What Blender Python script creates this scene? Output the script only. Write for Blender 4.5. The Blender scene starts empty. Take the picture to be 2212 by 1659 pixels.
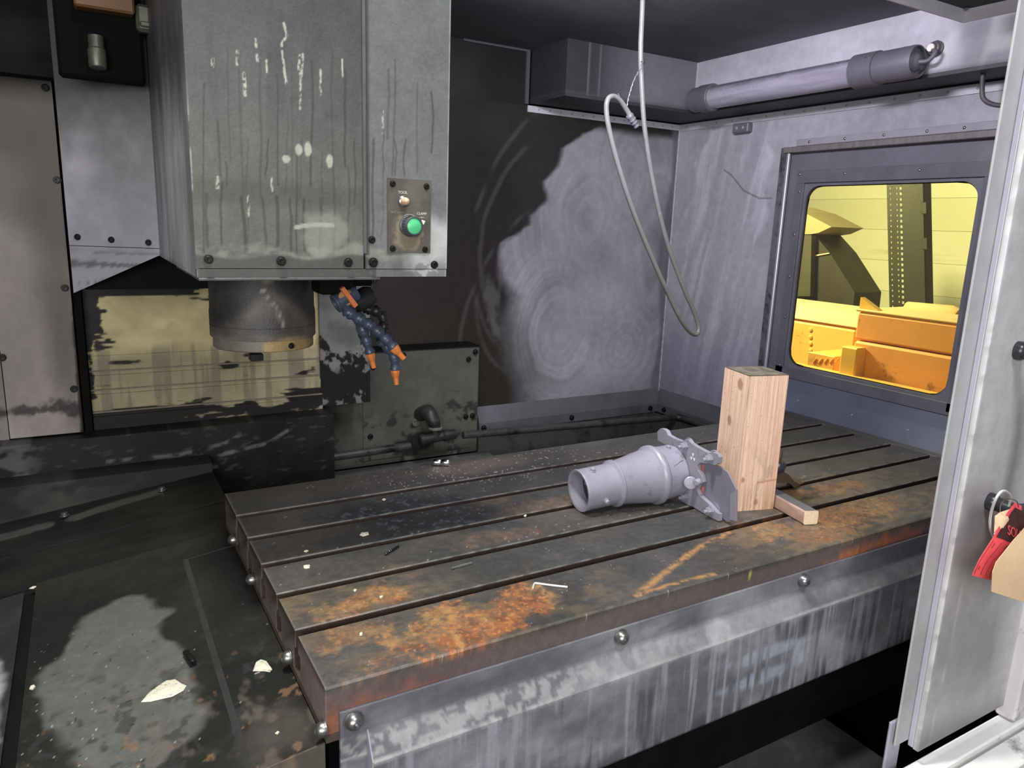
import bpy, math, random
import numpy as np
from mathutils import Vector, Matrix
random.seed(7)
S = bpy.context.scene
COL = bpy.data.collections.new('machine'); S.collection.children.link(COL)

# ------------------------------------------------------------------ camera
R = np.array([[0.86570526, -0.49929791, 0.0354402], [-0.07651175, -0.20196445, -0.97639967], [0.49467197, 0.84256273, -0.21304384]])
CP = np.array([-0.23803, -0.87342, 0.62]); F = 1580.29; CX, CY = 1106.0, 829.5
cam = bpy.data.cameras.new('camera'); camo = bpy.data.objects.new('camera', cam); COL.objects.link(camo)
cam.sensor_width = 36; cam.lens = F / 2212 * 36; cam.clip_start = .02
m = Matrix.Identity(4)
for i in range(3):
    m[i][0] = R[0][i]; m[i][1] = -R[1][i]; m[i][2] = -R[2][i]; m[i][3] = CP[i]
camo.matrix_world = m
S.camera = camo
# ------------------------------------------------------------------ light
w = bpy.data.worlds.new('shop_air'); S.world = w; w.use_nodes = True
w.node_tree.nodes['Background'].inputs[0].default_value = (.68, .68, .72, 1)
w.node_tree.nodes['Background'].inputs[1].default_value = .14
def area(name, loc, aim, sx, sy, power, col):
    l = bpy.data.lights.new(name, 'AREA'); l.shape = 'RECTANGLE'; l.size = sx; l.size_y = sy; l.energy = power; l.color = col
    o = bpy.data.objects.new(name, l); COL.objects.link(o); o.location = loc
    o.rotation_euler = (Vector(aim) - Vector(loc)).to_track_quat('-Z', 'Y').to_euler()
    return o
area('overhead_lamp', (-.2, .16, 2.3), (.35, .2, 0), .16, .26, 47, (1, .985, .93))
area('bay_light_front', (-1.0, -2.0, .8), (.6, .7, .3), 1.9, 1.0, 62, (1, .98, .97))
area('bay_light_ceiling', (.3, -1.4, 2.5), (.9, .1, 0), .5, .5, 40, (.93, .91, 1))
area('added_interior_fill', (.72, .44, 1.19), (1.95, 1.05, .6), .3, .08, 15, (.9, .87, 1))  # added unseen fill light, brightens the right wall and overhanging band
area('bay_light_outside', (2.22, 2.6, 1.5), (3.6, 1.0, .3), .25, .5, 150, (1, .98, .95))
S.view_settings.view_transform = 'Standard'; S.view_settings.look = 'None'; S.view_settings.gamma = 1
S.view_settings.use_curve_mapping = False; S.view_settings.exposure = 0

# ------------------------------------------------------------------ helpers
def ray(x, y): return R.T @ np.array([(x - CX) / F, (y - CY) / F, 1.0])
def at(x, y, ax, v):
    d = ray(x, y); i = 'xyz'.index(ax); return CP + (v - CP[i]) / d[i] * d
def atp(x, y, p0, n):
    d = ray(x, y); n = np.array(n, float); return CP + ((np.array(p0) - CP) @ n) / (d @ n) * d
def lin(r, g=None, b=None):
    if g is None: r, g, b = r
    c = np.array([r, g, b], float) / 255
    return np.where(c <= .04045, c / 12.92, ((c + .055) / 1.055) ** 2.4)
# numpy noise
def _h(ix, iy, s):
    n = (ix.astype(np.int64) * 374761393 + iy.astype(np.int64) * 668265263 + s * 1274126177) & 0xffffffff
    n = ((n ^ (n >> 13)) * 1274126177) & 0xffffffff
    return ((n ^ (n >> 16)) & 0xffff) / 65535.0
def vn(x, y, s=0):
    x = np.asarray(x, float); y = np.asarray(y, float)
    ix = np.floor(x); iy = np.floor(y); fx = x - ix; fy = y - iy
    fx = fx * fx * (3 - 2 * fx); fy = fy * fy * (3 - 2 * fy)
    a = _h(ix, iy, s); b = _h(ix + 1, iy, s); c = _h(ix, iy + 1, s); d = _h(ix + 1, iy + 1, s)
    return (a * (1 - fx) + b * fx) * (1 - fy) + (c * (1 - fx) + d * fx) * fy
def fbm(x, y, s=0, o=4):
    t = 0; a = .5; n = 0
    for k in range(o):
        t = t + a * vn(x * 2 ** k, y * 2 ** k, s + k * 17); n += a; a *= .55
    return t / n
def ss(a, b, x): t = np.clip((x - a) / (b - a), 0, 1); return t * t * (3 - 2 * t)
def mixc(c, d, t): t = np.asarray(t)[..., None]; return c * (1 - t) + np.asarray(d) * t
def blob(x, y, cx, cy, rx, ry, rot=0, s=0, ns=25, na=.6, soft=.35):
    c, sn = math.cos(rot), math.sin(rot); dx = x - cx; dy = y - cy
    u = (dx * c + dy * sn) / rx; v = (-dx * sn + dy * c) / ry
    d = np.sqrt(u * u + v * v) + na * (fbm(x * ns, y * ns, s) - .5) * 2
    return 1 - ss(1 - soft, 1 + soft, d)
def seg(x, y, pts, wd, s=0, soft=.5):
    d = np.full(np.shape(x), 9.)
    for (ax, ay), (bx, by) in zip(pts[:-1], pts[1:]):
        l2 = (bx - ax) ** 2 + (by - ay) ** 2 + 1e-12
        t = np.clip(((x - ax) * (bx - ax) + (y - ay) * (by - ay)) / l2, 0, 1)
        d = np.minimum(d, np.hypot(x - ax - t * (bx - ax), y - ay - t * (by - ay)))
    return 1 - ss(wd * (1 - soft), wd * (1 + soft), d)
# ---- materials
MATS = {}
def mat(name, rgb=None, rough=.5, metal=0., var=.2, scale=9., bump=.12, bs=90., dirt=None, spec=.5, stretch=None, bdist=.002):
    """noise-varied principled; rgb None = colour painted on the mesh attribute 'Col'"""
    if name in MATS: return MATS[name]
    M = bpy.data.materials.new(name); M.use_nodes = True; N = M.node_tree.nodes; L = M.node_tree.links
    B = N['Principled BSDF']; B.inputs['Roughness'].default_value = rough; B.inputs['Metallic'].default_value = metal
    B.inputs['Specular IOR Level'].default_value = spec
    tc = N.new('ShaderNodeTexCoord'); mp = N.new('ShaderNodeMapping'); L.new(tc.outputs['Object'], mp.inputs[0])
    if stretch: mp.inputs['Scale'].default_value = stretch
    n1 = N.new('ShaderNodeTexNoise'); n1.inputs['Scale'].default_value = scale; n1.inputs['Detail'].default_value = 6; n1.inputs['Roughness'].default_value = .65
    L.new(mp.outputs[0], n1.inputs['Vector'])
    mr = N.new('ShaderNodeMapRange'); mr.inputs[1].default_value = .25; mr.inputs[2].default_value = .75; mr.inputs[3].default_value = 1 - var; mr.inputs[4].default_value = 1 + var
    L.new(n1.outputs['Fac'], mr.inputs[0])
    mx = N.new('ShaderNodeMix'); mx.data_type = 'RGBA'; mx.blend_type = 'MULTIPLY'; mx.inputs[0].default_value = 1
    if rgb is None:
        at_ = N.new('ShaderNodeAttribute'); at_.attribute_name = 'Col'; L.new(at_.outputs['Color'], mx.inputs[6])
    else: mx.inputs[6].default_value = (*lin(rgb), 1)
    L.new(mr.outputs[0], mx.inputs[7])
    out = mx.outputs[2]
    if dirt:
        dc, amt, dsc = dirt
        n3 = N.new('ShaderNodeTexNoise'); n3.inputs['Scale'].default_value = dsc; n3.inputs['Detail'].default_value = 8; n3.inputs['Roughness'].default_value = .7
        L.new(mp.outputs[0], n3.inputs['Vector'])
        r3 = N.new('ShaderNodeMapRange'); r3.inputs[1].default_value = .62 - amt * .3; r3.inputs[2].default_value = .72 - amt * .2; L.new(n3.outputs['Fac'], r3.inputs[0])
        m3 = N.new('ShaderNodeMix'); m3.data_type = 'RGBA'; L.new(r3.outputs[0], m3.inputs[0]); L.new(out, m3.inputs[6]); m3.inputs[7].default_value = (*lin(dc), 1)
        out = m3.outputs[2]
    L.new(out, B.inputs['Base Color'])
    rr = N.new('ShaderNodeMapRange'); rr.inputs[3].default_value = max(.05, rough - .1); rr.inputs[4].default_value = min(1, rough + .15); L.new(n1.outputs['Fac'], rr.inputs[0]); L.new(rr.outputs[0], B.inputs['Roughness'])
    if bump:
        n2 = N.new('ShaderNodeTexNoise'); n2.inputs['Scale'].default_value = bs; n2.inputs['Detail'].default_value = 4; L.new(mp.outputs[0], n2.inputs['Vector'])
        bp = N.new('ShaderNodeBump'); bp.inputs['Strength'].default_value = bump; bp.inputs['Distance'].default_value = bdist; L.new(n2.outputs['Fac'], bp.inputs['Height']); L.new(bp.outputs[0], B.inputs['Normal'])
    MATS[name] = M; return M
def glossy_alpha(name, tint, gloss=.06):
    M = bpy.data.materials.new(name); M.use_nodes = True; N = M.node_tree.nodes; L = M.node_tree.links
    for n in list(N):
        if n.type == 'BSDF_PRINCIPLED': N.remove(n)
    t = N.new('ShaderNodeBsdfTransparent'); t.inputs[0].default_value = (*tint, 1)
    g = N.new('ShaderNodeBsdfDiffuse'); g.inputs[0].default_value = (.55, .5, .4, 1)
    g2 = N.new('ShaderNodeBsdfGlossy'); g2.inputs['Roughness'].default_value = .12
    mx = N.new('ShaderNodeMixShader'); mx.inputs[0].default_value = .5; L.new(g.outputs[0], mx.inputs[1]); L.new(g2.outputs[0], mx.inputs[2])
    nz = N.new('ShaderNodeTexNoise'); nz.inputs['Scale'].default_value = 5; nz.inputs['Detail'].default_value = 6
    mr = N.new('ShaderNodeMapRange'); mr.inputs[3].default_value = gloss * .4; mr.inputs[4].default_value = gloss * 1.6; L.new(nz.outputs[0], mr.inputs[0])
    m2 = N.new('ShaderNodeMixShader'); L.new(mr.outputs[0], m2.inputs[0]); L.new(t.outputs[0], m2.inputs[1]); L.new(mx.outputs[0], m2.inputs[2])
    L.new(m2.outputs[0], N['Material Output'].inputs[0]); MATS[name] = M; return M

# ---- objects
BASE = {}
def tag(o, label=None, cat=None, group=None, kind=None):
    if label: o['label'] = label
    if cat: o['category'] = cat
    if group: o['group'] = group
    if kind: o['kind'] = kind
    return o
def thing(name, loc, label=None, cat=None, group=None, kind=None):
    o = bpy.data.objects.new(name, None); o.empty_display_size = .05; COL.objects.link(o); o.location = tuple(map(float, loc)); BASE[o.name] = np.array(loc, float)
    return tag(o, label, cat, group, kind)
def link(name, me, parent=None, M=None, loc=None):
    o = bpy.data.objects.new(name, me); COL.objects.link(o)
    b = BASE.get(parent.name, np.zeros(3)) if parent else np.zeros(3)
    if parent: o.parent = parent
    if loc is not None: o.location = tuple(map(float, np.array(loc) - b)); BASE[o.name] = np.array(loc, float)
    else: BASE[o.name] = b
    if M and not me.materials: me.materials.append(M)
    return o
class G:
    """geometry collector in world coordinates -> one mesh object"""
    def __init__(s): s.v = []; s.f = []; s.c = None
    def add(s, v, f):
        o = len(s.v); s.v += [tuple(map(float, p)) for p in v]; s.f += [tuple(o + i for i in q) for q in f]; return s
    def box(s, a, b, ch=0):
        x0, y0, z0 = np.minimum(a, b); x1, y1, z1 = np.maximum(a, b)
        if ch <= 0:
            return s.add([(x0, y0, z0), (x1, y0, z0), (x1, y1, z0), (x0, y1, z0), (x0, y0, z1), (x1, y0, z1), (x1, y1, z1), (x0, y1, z1)],
                  [(0, 3, 2, 1), (4, 5, 6, 7), (0, 1, 5, 4), (1, 2, 6, 5), (2, 3, 7, 6), (3, 0, 4, 7)])
        c = min(ch, (x1 - x0) * .45, (y1 - y0) * .45, (z1 - z0) * .45); V = []; Fc = []
        for k, (sx, sy, sz) in enumerate([(i, j, l) for i in (0, 1) for j in (0, 1) for l in (0, 1)]):
            X, Y, Z = (x0, x1)[sx], (y0, y1)[sy], (z0, z1)[sz]; dx, dy, dz = (c, -c)[sx], (c, -c)[sy], (c, -c)[sz]
            V += [(X, Y + dy, Z + dz), (X + dx, Y, Z + dz), (X + dx, Y + dy, Z)]
        import itertools
        hull(s, V); return s
    def poly(s, pts, ext):
        """planar polygon extruded by vector ext"""
        n = len(pts); P = [np.array(p, float) for p in pts]; E_ = np.array(ext, float)
        return s.add(P + [p + E_ for p in P], [tuple(range(n)), tuple(range(2 * n - 1, n - 1, -1))] + [(i, i + n, (i + 1) % n + n, (i + 1) % n) for i in range(n)])
    def lathe(s, prof, o, ax, n=24, cap=True):
        ax = np.array(ax, float); ax /= np.linalg.norm(ax); t = np.array([0, 0, 1.]) if abs(ax[2]) < .9 else np.array([1., 0, 0])
        u = np.cross(ax, t); u /= np.linalg.norm(u); v = np.cross(ax, u); V = []; Fc = []
        for r, z in prof:
            for k in range(n):
                a = 2 * math.pi * k / n; V.append(np.array(o) + ax * z + r * (math.cos(a) * u + math.sin(a) * v))
        for i in range(len(prof) - 1):
            for k in range(n): Fc.append((i * n + k, i * n + (k + 1) % n, (i + 1) * n + (k + 1) % n, (i + 1) * n + k))
        if cap:
            if prof[0][0] > 1e-6: Fc.append(tuple(range(n))[::-1])
            if prof[-1][0] > 1e-6: Fc.append(tuple(range((len(prof) - 1) * n, len(prof) * n)))
        return s.add(V, Fc)
    def tube(s, pts, r, n=10):
        P = [np.array(p, float) for p in pts]; rs = r if hasattr(r, '__len__') else [r] * len(P); V = []; Fc = []; u = None
        for i, p in enumerate(P):
            t = P[min(i + 1, len(P) - 1)] - P[max(i - 1, 0)]; t /= np.linalg.norm(t) + 1e-12
            if u is None:
                a = np.array([0, 0, 1.]) if abs(t[2]) < .9 else np.array([1., 0, 0]); u = np.cross(t, a)
            u = u - t * (u @ t); u /= np.linalg.norm(u); v = np.cross(t, u)
            for k in range(n):
                a = 2 * math.pi * k / n; V.append(p + rs[i] * (math.cos(a) * u + math.sin(a) * v))
        for i in range(len(P) - 1):
            for k in range(n): Fc.append((i * n + k, i * n + (k + 1) % n, (i + 1) * n + (k + 1) % n, (i + 1) * n + k))
        Fc += [tuple(range(n))[::-1], tuple(range((len(P) - 1) * n, len(P) * n))]
        return s.add(V, Fc)
    def sweep(s, prof, xs, nsub=None):
        """closed (y,z) profile swept along x"""
        n = len(prof); V = [(x, y, z) for x in xs for (y, z) in prof]; Fc = []
        for i in range(len(xs) - 1):
            for k in range(n): Fc.append((i * n + k, (i + 1) * n + k, (i + 1) * n + (k + 1) % n, i * n + (k + 1) % n))
        Fc += [tuple(range(n)), tuple(range((len(xs) - 1) * n, len(xs) * n))[::-1]]
        return s.add(V, Fc)
    def grid(s, P0, U, V_, nu, nv, ext=None):
        """rectangle P0 + u*U + v*V_ as a fine grid, with a skirt and back if ext"""
        P0, U, V_ = (np.array(q, float) for q in (P0, U, V_)); o = len(s.v)
        gu, gv = np.meshgrid(np.linspace(0, 1, nu + 1), np.linspace(0, 1, nv + 1))
        pts = P0 + gu.ravel()[:, None] * U + gv.ravel()[:, None] * V_
        s.v += [tuple(p) for p in pts.tolist()]; w_ = nu + 1
        for j in range(nv):
            for i in range(nu):
                a = o + j * w_ + i; s.f.append((a, a + 1, a + w_ + 1, a + w_))
        if ext is not None:
            lp = [i for i in range(nu)] + [nu + j * w_ for j in range(nv)] + [nv * w_ + i for i in range(nu, 0, -1)] + [j * w_ for j in range(nv, 0, -1)]
            o2 = len(s.v); s.v += [tuple(p) for p in (pts[lp] + np.array(ext, float)).tolist()]; n = len(lp)
            for i in range(n): s.f.append((o + lp[i], o2 + i, o2 + (i + 1) % n, o + lp[(i + 1) % n]))
            s.f.append(tuple(range(o2, o2 + n)))
        return s
    def paint(s, fn): s.c = fn(np.array(s.v)); return s
    def mesh(s, name, off=(0, 0, 0)):
        me = bpy.data.meshes.new(name); V = np.array(s.v) - np.array(off)
        me.from_pydata(V.tolist(), [], s.f); me.update()
        if s.c is not None:
            a = me.color_attributes.new('Col', 'FLOAT_COLOR', 'POINT'); c = np.ones((len(s.v), 4)); c[:, :3] = np.clip(s.c, 0, 1); a.data.foreach_set('color', c.ravel())
        import bmesh
        bm = bmesh.new(); bm.from_mesh(me); bmesh.ops.recalc_face_normals(bm, faces=bm.faces); bm.to_mesh(me); bm.free()
        return me
    def build(s, name, M, parent=None, smooth=False, base=None):
        b = BASE[parent.name] if parent else (np.array(base, float) if base is not None else np.zeros(3))
        me = s.mesh(name, b); me.materials.append(M)
        if smooth:
            me.shade_smooth()
            try: me.set_sharp_from_angle(angle=math.radians(38))
            except Exception: pass
        o = bpy.data.objects.new(name, me); COL.objects.link(o); BASE[o.name] = b
        if parent: o.parent = parent
        elif base is not None: o.location = tuple(map(float, base))
        return o
def hull(g, V):
    import bmesh
    bm = bmesh.new(); [bm.verts.new(tuple(map(float, p))) for p in V]; bmesh.ops.convex_hull(bm, input=bm.verts); bm.verts.index_update()
    bmesh.ops.dissolve_limit(bm, angle_limit=.01, verts=bm.verts, edges=bm.edges); bm.verts.index_update()
    g.add([v.co for v in bm.verts], [tuple(v.index for v in f.verts) for f in bm.faces]); bm.free()
SH = {}
def screw(parent, pos, nrm, r, M, kind='cap', name='bolt', label=None):
    """bolt head that sits on a surface; alike heads share one mesh"""
    key = (kind, round(r, 5), M.name)
    if key not in SH:
        g = G()
        if kind == 'dome': prof = [(r * 1.15, 0), (r * 1.15, r * .18), (r * 1.0, r * .2), (r * .98, r * .55), (r * .82, r * .95), (r * .5, r * 1.2), (r * .34, r * 1.24), (r * .34, r * .8), (0, r * .75)]
        elif kind == 'rivet': prof = [(r, 0), (r * .9, r * .3), (r * .55, r * .55), (0, r * .65)]
        elif kind == 'nut': prof = None
        else: prof = [(r * 1.3, 0), (r * 1.3, r * .15), (r, r * .16), (r, r * .9), (r * .88, r), (r * .52, r), (r * .5, r * .4), (0, r * .36)]
        if prof: g.lathe(prof, (0, 0, 0), (0, 0, 1), 8 if kind == 'rivet' else 14)
        else:
            g.lathe([(r * 1.35, 0), (r * 1.35, r * .2)], (0, 0, 0), (0, 0, 1), 14); g.lathe([(r, r * .2), (r, r * .9), (r * .9, r)], (0, 0, 0), (0, 0, 1), 6); g.lathe([(r * .5, r), (r * .5, r * 1.5), (r * .4, r * 1.6)], (0, 0, 0), (0, 0, 1), 10)
        me = g.mesh(name); me.materials.append(M)
        me.shade_smooth()
        try: me.set_sharp_from_angle(angle=math.radians(40))
        except Exception: pass
        SH[key] = me
    o = link(name, SH[key], parent, loc=pos)
    o.rotation_euler = Vector(tuple(map(float, nrm))).to_track_quat('Z', 'Y').to_euler()
    if label: o['label'] = label
    return o
def text(name, s, pos, U, V_, h, M, parent, ext=.0002, sp=1.0):
    """flat lettering on a surface: U = writing direction, V_ = up"""
    cu = bpy.data.curves.new(name, 'FONT'); cu.body = s; cu.size = h / .72; cu.extrude = ext; cu.align_x = 'CENTER'; cu.align_y = 'CENTER'; cu.space_character = sp
    to = bpy.data.objects.new('t', cu); COL.objects.link(to); dg = bpy.context.evaluated_depsgraph_get(); dg.update()
    me = bpy.data.meshes.new_from_object(to.evaluated_get(dg)); bpy.data.objects.remove(to); me.name = name
    U = np.array(U, float); U /= np.linalg.norm(U); V_ = np.array(V_, float); V_ -= U * (U @ V_); V_ /= np.linalg.norm(V_); W_ = np.cross(U, V_)
    b = BASE[parent.name]; co = np.zeros(len(me.vertices) * 3); me.vertices.foreach_get('co', co); co = co.reshape(-1, 3)
    co = np.array(pos) - b + co[:, :1] * U + co[:, 1:2] * V_ + co[:, 2:] * W_; me.vertices.foreach_set('co', co.ravel()); me.update()
    me.materials.clear(); me.materials.append(M)
    o = bpy.data.objects.new(name, me); COL.objects.link(o); o.parent = parent; BASE[o.name] = b
    return o
def bez(pts, n=10):
    """Catmull-Rom through points"""
    P = [np.array(p, float) for p in pts]; P = [2 * P[0] - P[1]] + P + [2 * P[-1] - P[-2]]; out = []
    for i in range(1, len(P) - 2):
        a, b, c, d = P[i - 1:i + 3]
        for k in range(n):
            t = k / n; out.append(.5 * (2 * b + (c - a) * t + (2 * a - 5 * b + 4 * c - d) * t * t + (3 * b - a - 3 * c + d) * t ** 3))
    return out + [P[-2]]

# shared materials
painted = mat('painted_metal', None, .5, 0, .14, 30, .15, 220, spec=.32)
painted_rough = mat('sooty_metal', None, .62, 0, .18, 45, .3, 260, spec=.22)
cast = mat('cast_iron', None, .5, .15, .2, 60, .35, 330)
steel = mat('bolt_steel', (150, 150, 148), .32, .9, .15, 40, .05)
dark_steel = mat('black_bolt', (40, 40, 40), .4, .6, .3, 60, .1)
chrome = mat('chrome', (215, 215, 218), .12, 1, .05, 30, 0)
soot = mat('soot_black', (20, 20, 19), .85, 0, .35, 14, .3, 120, spec=.1)
dark_paint = mat('dark_grey_paint', (74, 75, 82), .5, 0, .18, 12, .15, 150)
grey_paint = mat('machine_grey', (138, 138, 146), .45, 0, .15, 7, .1, 160)
lav = mat('lavender_grey', (150, 148, 162), .42, 0, .14, 9, .1, 180)

# ================================================================== THE SETTING
XR, YB = 2.0, 1.61
def soot_mix(x, y, lo, hi, s=0):
    n = fbm(x * 3.1, y * 3.1, s, 5); return mixc(np.broadcast_to(lin(lo), (len(x), 3)), lin(hi), ss(.3, .7, n))
fl = thing('floor', (.8, 0, -.9), kind='structure')
G().box((-3, -3, -.95), (7, 5, -.9)).build('slab', mat('shop_concrete', (92, 92, 90), .8, 0, .3, 3, .2), fl)
def p_tray(v):
    c = soot_mix(v[:, 0], v[:, 1], (34, 34, 35), (70, 70, 70), 3)
    return mixc(c, lin(96, 96, 96), .5 * ss(.6, .75, fbm(v[:, 0] * 30, v[:, 1] * 30, 9)))
G().grid((-.5, -.3, -.5), (1.705, 0, 0), (0, .75, 0), 90, 50, (0, 0, -.02)).paint(p_tray).build('tray_plate', painted_rough, fl)
G().box((-.6, -.3, -.72), (2.0, 1.6, -.7)).build('sump_bottom', soot, fl)
G().box((-.6, -.32, -.9), (2.0, -.29, -.36)).build('front_skirt', grey_paint, fl)

# back wall ---------------------------------------------------------
wb = thing('wall_back', (1.2, YB, -.11), kind='structure')
def p_back(v):
    x, z = v[:, 0], v[:, 2]
    c = soot_mix(x, z, (30, 30, 26), (42, 41, 37), 5)
    c = mixc(c, lin(50, 45, 39), .5 * ss(.9, .4, z) * ss(1.5, 1.1, x))
    # wiped zone: boundary in x as a function of z, with scalloped hand strokes
    zz = [-.12, .1, .28, .42, .55, .62, .7, .8, .9, .98, 1.02, 1.06]; xx = [1.32, 1.24, 1.2, 1.17, 1.19, 1.27, 1.3, 1.36, 1.42, 1.48, 1.56, 1.6]
    bx = np.interp(z, zz, xx) + .035 * np.abs(np.sin(z * 24)) * ss(.5, .7, z) - .03 * np.abs(np.sin(z * 9)) + .07 * (fbm(x * 7, z * 7, 2) - .5)
    wz = ss(-.012 - .1 * ss(.5, 0, z), .02 + .2 * ss(.55, 0, z), x - bx) * ss(1.03, .99, z + .02 * fbm(x * 12, z * 12, 4))
    cx, cz = 1.66, .38; r = np.hypot((x - cx) * 1.0, (z - cz) * .72); a = np.arctan2(z - cz, x - cx)
    wx = .07 * (fbm(x * 5, z * 5, 8) - .5); wz_ = .07 * (fbm(x * 5, z * 5, 9) - .5); st = 0; ws = 1e-6
    for k, (px, pz, fr, el) in enumerate(((1.66, .36, 30, .75), (1.56, .64, 26, .6), (1.78, .1, 34, .9), (1.45, .18, 24, .8), (1.74, .85, 30, .55), (1.9, .5, 26, .4))):
        rr = np.hypot(x - px + wx, (z - pz + wz_) * el); w_ = np.exp(-(rr / .17) ** 2) * (.3 + fbm(x * 6, z * 6, 70 + k)); ws = ws + w_
        st = st + w_ * (.65 * fbm(rr * fr, rr * 0 + k, 11 + k, 3) + .35 * fbm(rr * 120, x * 1.5, 51 + k, 2))
    st = st / ws; lo_ = fbm(x * 4, z * 3, 77, 3)
    g = mixc(np.broadcast_to(lin(112, 112, 117), (len(x), 3)), lin(180, 179, 185), ss(.1, .95, st * .55 + lo_ * .5))
    g = mixc(g, lin(168, 167, 171), .5 * blob(x, z, 1.6, .32, .17, .1, .35, 6, 9, .9, .6)); g = mixc(g, lin(158, 157, 163), .4 * blob(x, z, 1.5, .55, .2, .05, -.7, 7, 12, .9, .6))
    c = mixc(c, g, wz * .92)
    # corner stays sooted, weld line bare
    c = mixc(c, lin(92, 92, 99), .75 * ss(.055, .03, XR - x + .02 * np.sin(z * 9)) )
    c = mixc(c, lin(190, 190, 196), ss(.006, .003, XR - x) * ss(.35, .5, vn(z * 160, x * 0, 3)))
    # thin rubbed arcs left of the wiped zone
    for k, (px, pz, rr_) in enumerate([(1.62, .5, .56), (1.62, .52, .6), (1.7, .1, .72), (1.35, .3, .3), (1.4, .34, .26)]):
        rr = np.hypot(x - px, z - pz); c = mixc(c, lin(84, 82, 79), .4 * ss(.014, .003, abs(rr - rr_ + .03 * (fbm(x * 4, z * 4, 90 + k) - .5))) * ss(.35, .6, fbm(x * 7, z * 7, 40 + k)) * (x < bx + .02))
    c = mixc(c, lin(96, 94, 92), .6 * blob(x, z, 1.12, .3, .03, .1, .2, 21, 20, .8, .4))
    c = mixc(c, lin(30, 30, 30), .7 * ss(.1, .06, abs(x - 1.03)) * ss(.62, .75, fbm(x * 40, z * 40, 22)) * ss(.1, -.05, z))
    return mixc(c, lin(120, 124, 132), .45 * ss(.06, -.1, z) * ss(1.2, 1.6, x))
G().grid((.5, YB, -.11), (1.5, 0, 0), (0, 0, 1.165), 420, 330, (0, .01, 0)).paint(p_back).build('lower_sheet', painted, wb)
def p_dark(v): return soot_mix(v[:, 0], v[:, 2], (22, 22, 22), (36, 36, 36), 15)
G().grid((.5, YB, 1.055), (.743, 0, 0), (0, 0, .195), 40, 12, (0, .01, 0)).paint(p_dark).build('raised_sheet', painted, wb)
G().box((.97, YB - .008, 1.24), (1.243, YB, 1.252)).box((1.228, YB - .008, 1.06), (1.243, YB, 1.24)).build('sheet_edge', dark_paint, wb)
G().box((-.7, YB + .02, -.5), (2.02, YB + .03, 1.6)).build('outer_skin', soot, wb)
G().box((-.75, .3, -.9), (-.74, 1.64, 1.6)).build('side_skin', soot, wb)
g = G().box((1.243, YB - .005, 1.033), (XR, YB, 1.056)); g.build('flange', mat('flange_grey', (192, 190, 199), .4, 0, .12, 12, .1), wb)
for i in range(14): screw(wb, (1.29 + i * .051, YB - .005, 1.045), (0, -1, 0), .004, lav, 'rivet', 'rivet')
G().tube([(XR - .003, YB - .004, -.1 + .02 * i) for i in range(58)], [.0035 + .0015 * (i % 2) for i in range(58)], 6).build('weld_bead', mat('weld_metal', (170, 170, 178), .4, .3, .2, 90, .3), wb)

# right wall --------------------------------------------------------
wr = thing('wall_right', (XR, .7, -.11), kind='structure')
def p_right(v):
    y, z = v[:, 1], v[:, 2]
    c = soot_mix(y, z, (150, 148, 157), (172, 170, 179), 61)
    yy = np.interp(z, [-.1, .3, .6, .8, .95, 1.0], [1.5, 1.52, 1.55, 1.5, 1.46, 1.44]); yl = np.interp(z, [-.1, .2, .5, .7, .95, 1.0], [1.12, 1.08, 1.12, 1.1, 1.12, 1.1])
    n = .05 * (fbm(y * 10, z * 10, 62) - .5) + .02 * np.sin(z * 30)
    wz = ss(.015, -.015, y - yy - n) * ss(-.015, .015, y - yl + n) * ss(1.03, 1.0, z + n)
    st = fbm(y * 26 + z * 5 + fbm(y * 4, z * 4, 3), z * 2.2, 64, 5)
    g = mixc(np.broadcast_to(lin(158, 156, 165), (len(y), 3)), lin(190, 188, 197), ss(.32, .7, st))
    c = mixc(c, g, wz * .9)
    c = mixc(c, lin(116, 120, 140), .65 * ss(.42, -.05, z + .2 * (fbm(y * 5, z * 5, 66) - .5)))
    sc = seg(y, z, [(1.33, .86), (1.29, .84), (1.22, .78), (1.14, .75), (1.08, .75)], .003); c = mixc(c, lin(80, 80, 86), .7 * sc)
    return c
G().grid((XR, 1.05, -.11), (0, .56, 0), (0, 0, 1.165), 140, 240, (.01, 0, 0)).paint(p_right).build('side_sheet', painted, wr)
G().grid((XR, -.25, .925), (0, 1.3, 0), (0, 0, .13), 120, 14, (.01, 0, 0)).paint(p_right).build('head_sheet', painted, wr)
G().box((XR, -.25, -.11), (XR + .01, .29, .925)).build('front_sheet', lav, wr)
G().poly([(2.0, -.25, .1), (1.988, -.25, .055), (1.96, -.25, -.012), (1.96, -.25, -.25), (2.02, -.25, -.25), (2.02, -.25, .1)], (0, 1.3, 0)).build('lower_sill', mat('blue_soot', (92, 95, 112), .45, 0, .25, 5, .15, 120), wr)
for y in (.42, .62, .84, 1.0): screw(wr, (1.978, y, .03), (-1, 0, .3), .003, lav, 'rivet', 'rivet')
G().box((1.93, -.25, -.03), (1.96, 1.05, -.014)).build('sill_ledge', mat('grey_soot', (66, 67, 68), .6, 0, .3, 8, .2), wr)
G().box((XR - .005, -.25, 1.03), (XR, YB - .005, 1.056)).build('flange', MATS['flange_grey'], wr)
for i in range(17): screw(wr, (XR - .005, YB - .05 - i * .084, 1.044), (-1, 0, 0), .0045, lav, 'rivet', 'rivet')

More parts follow.
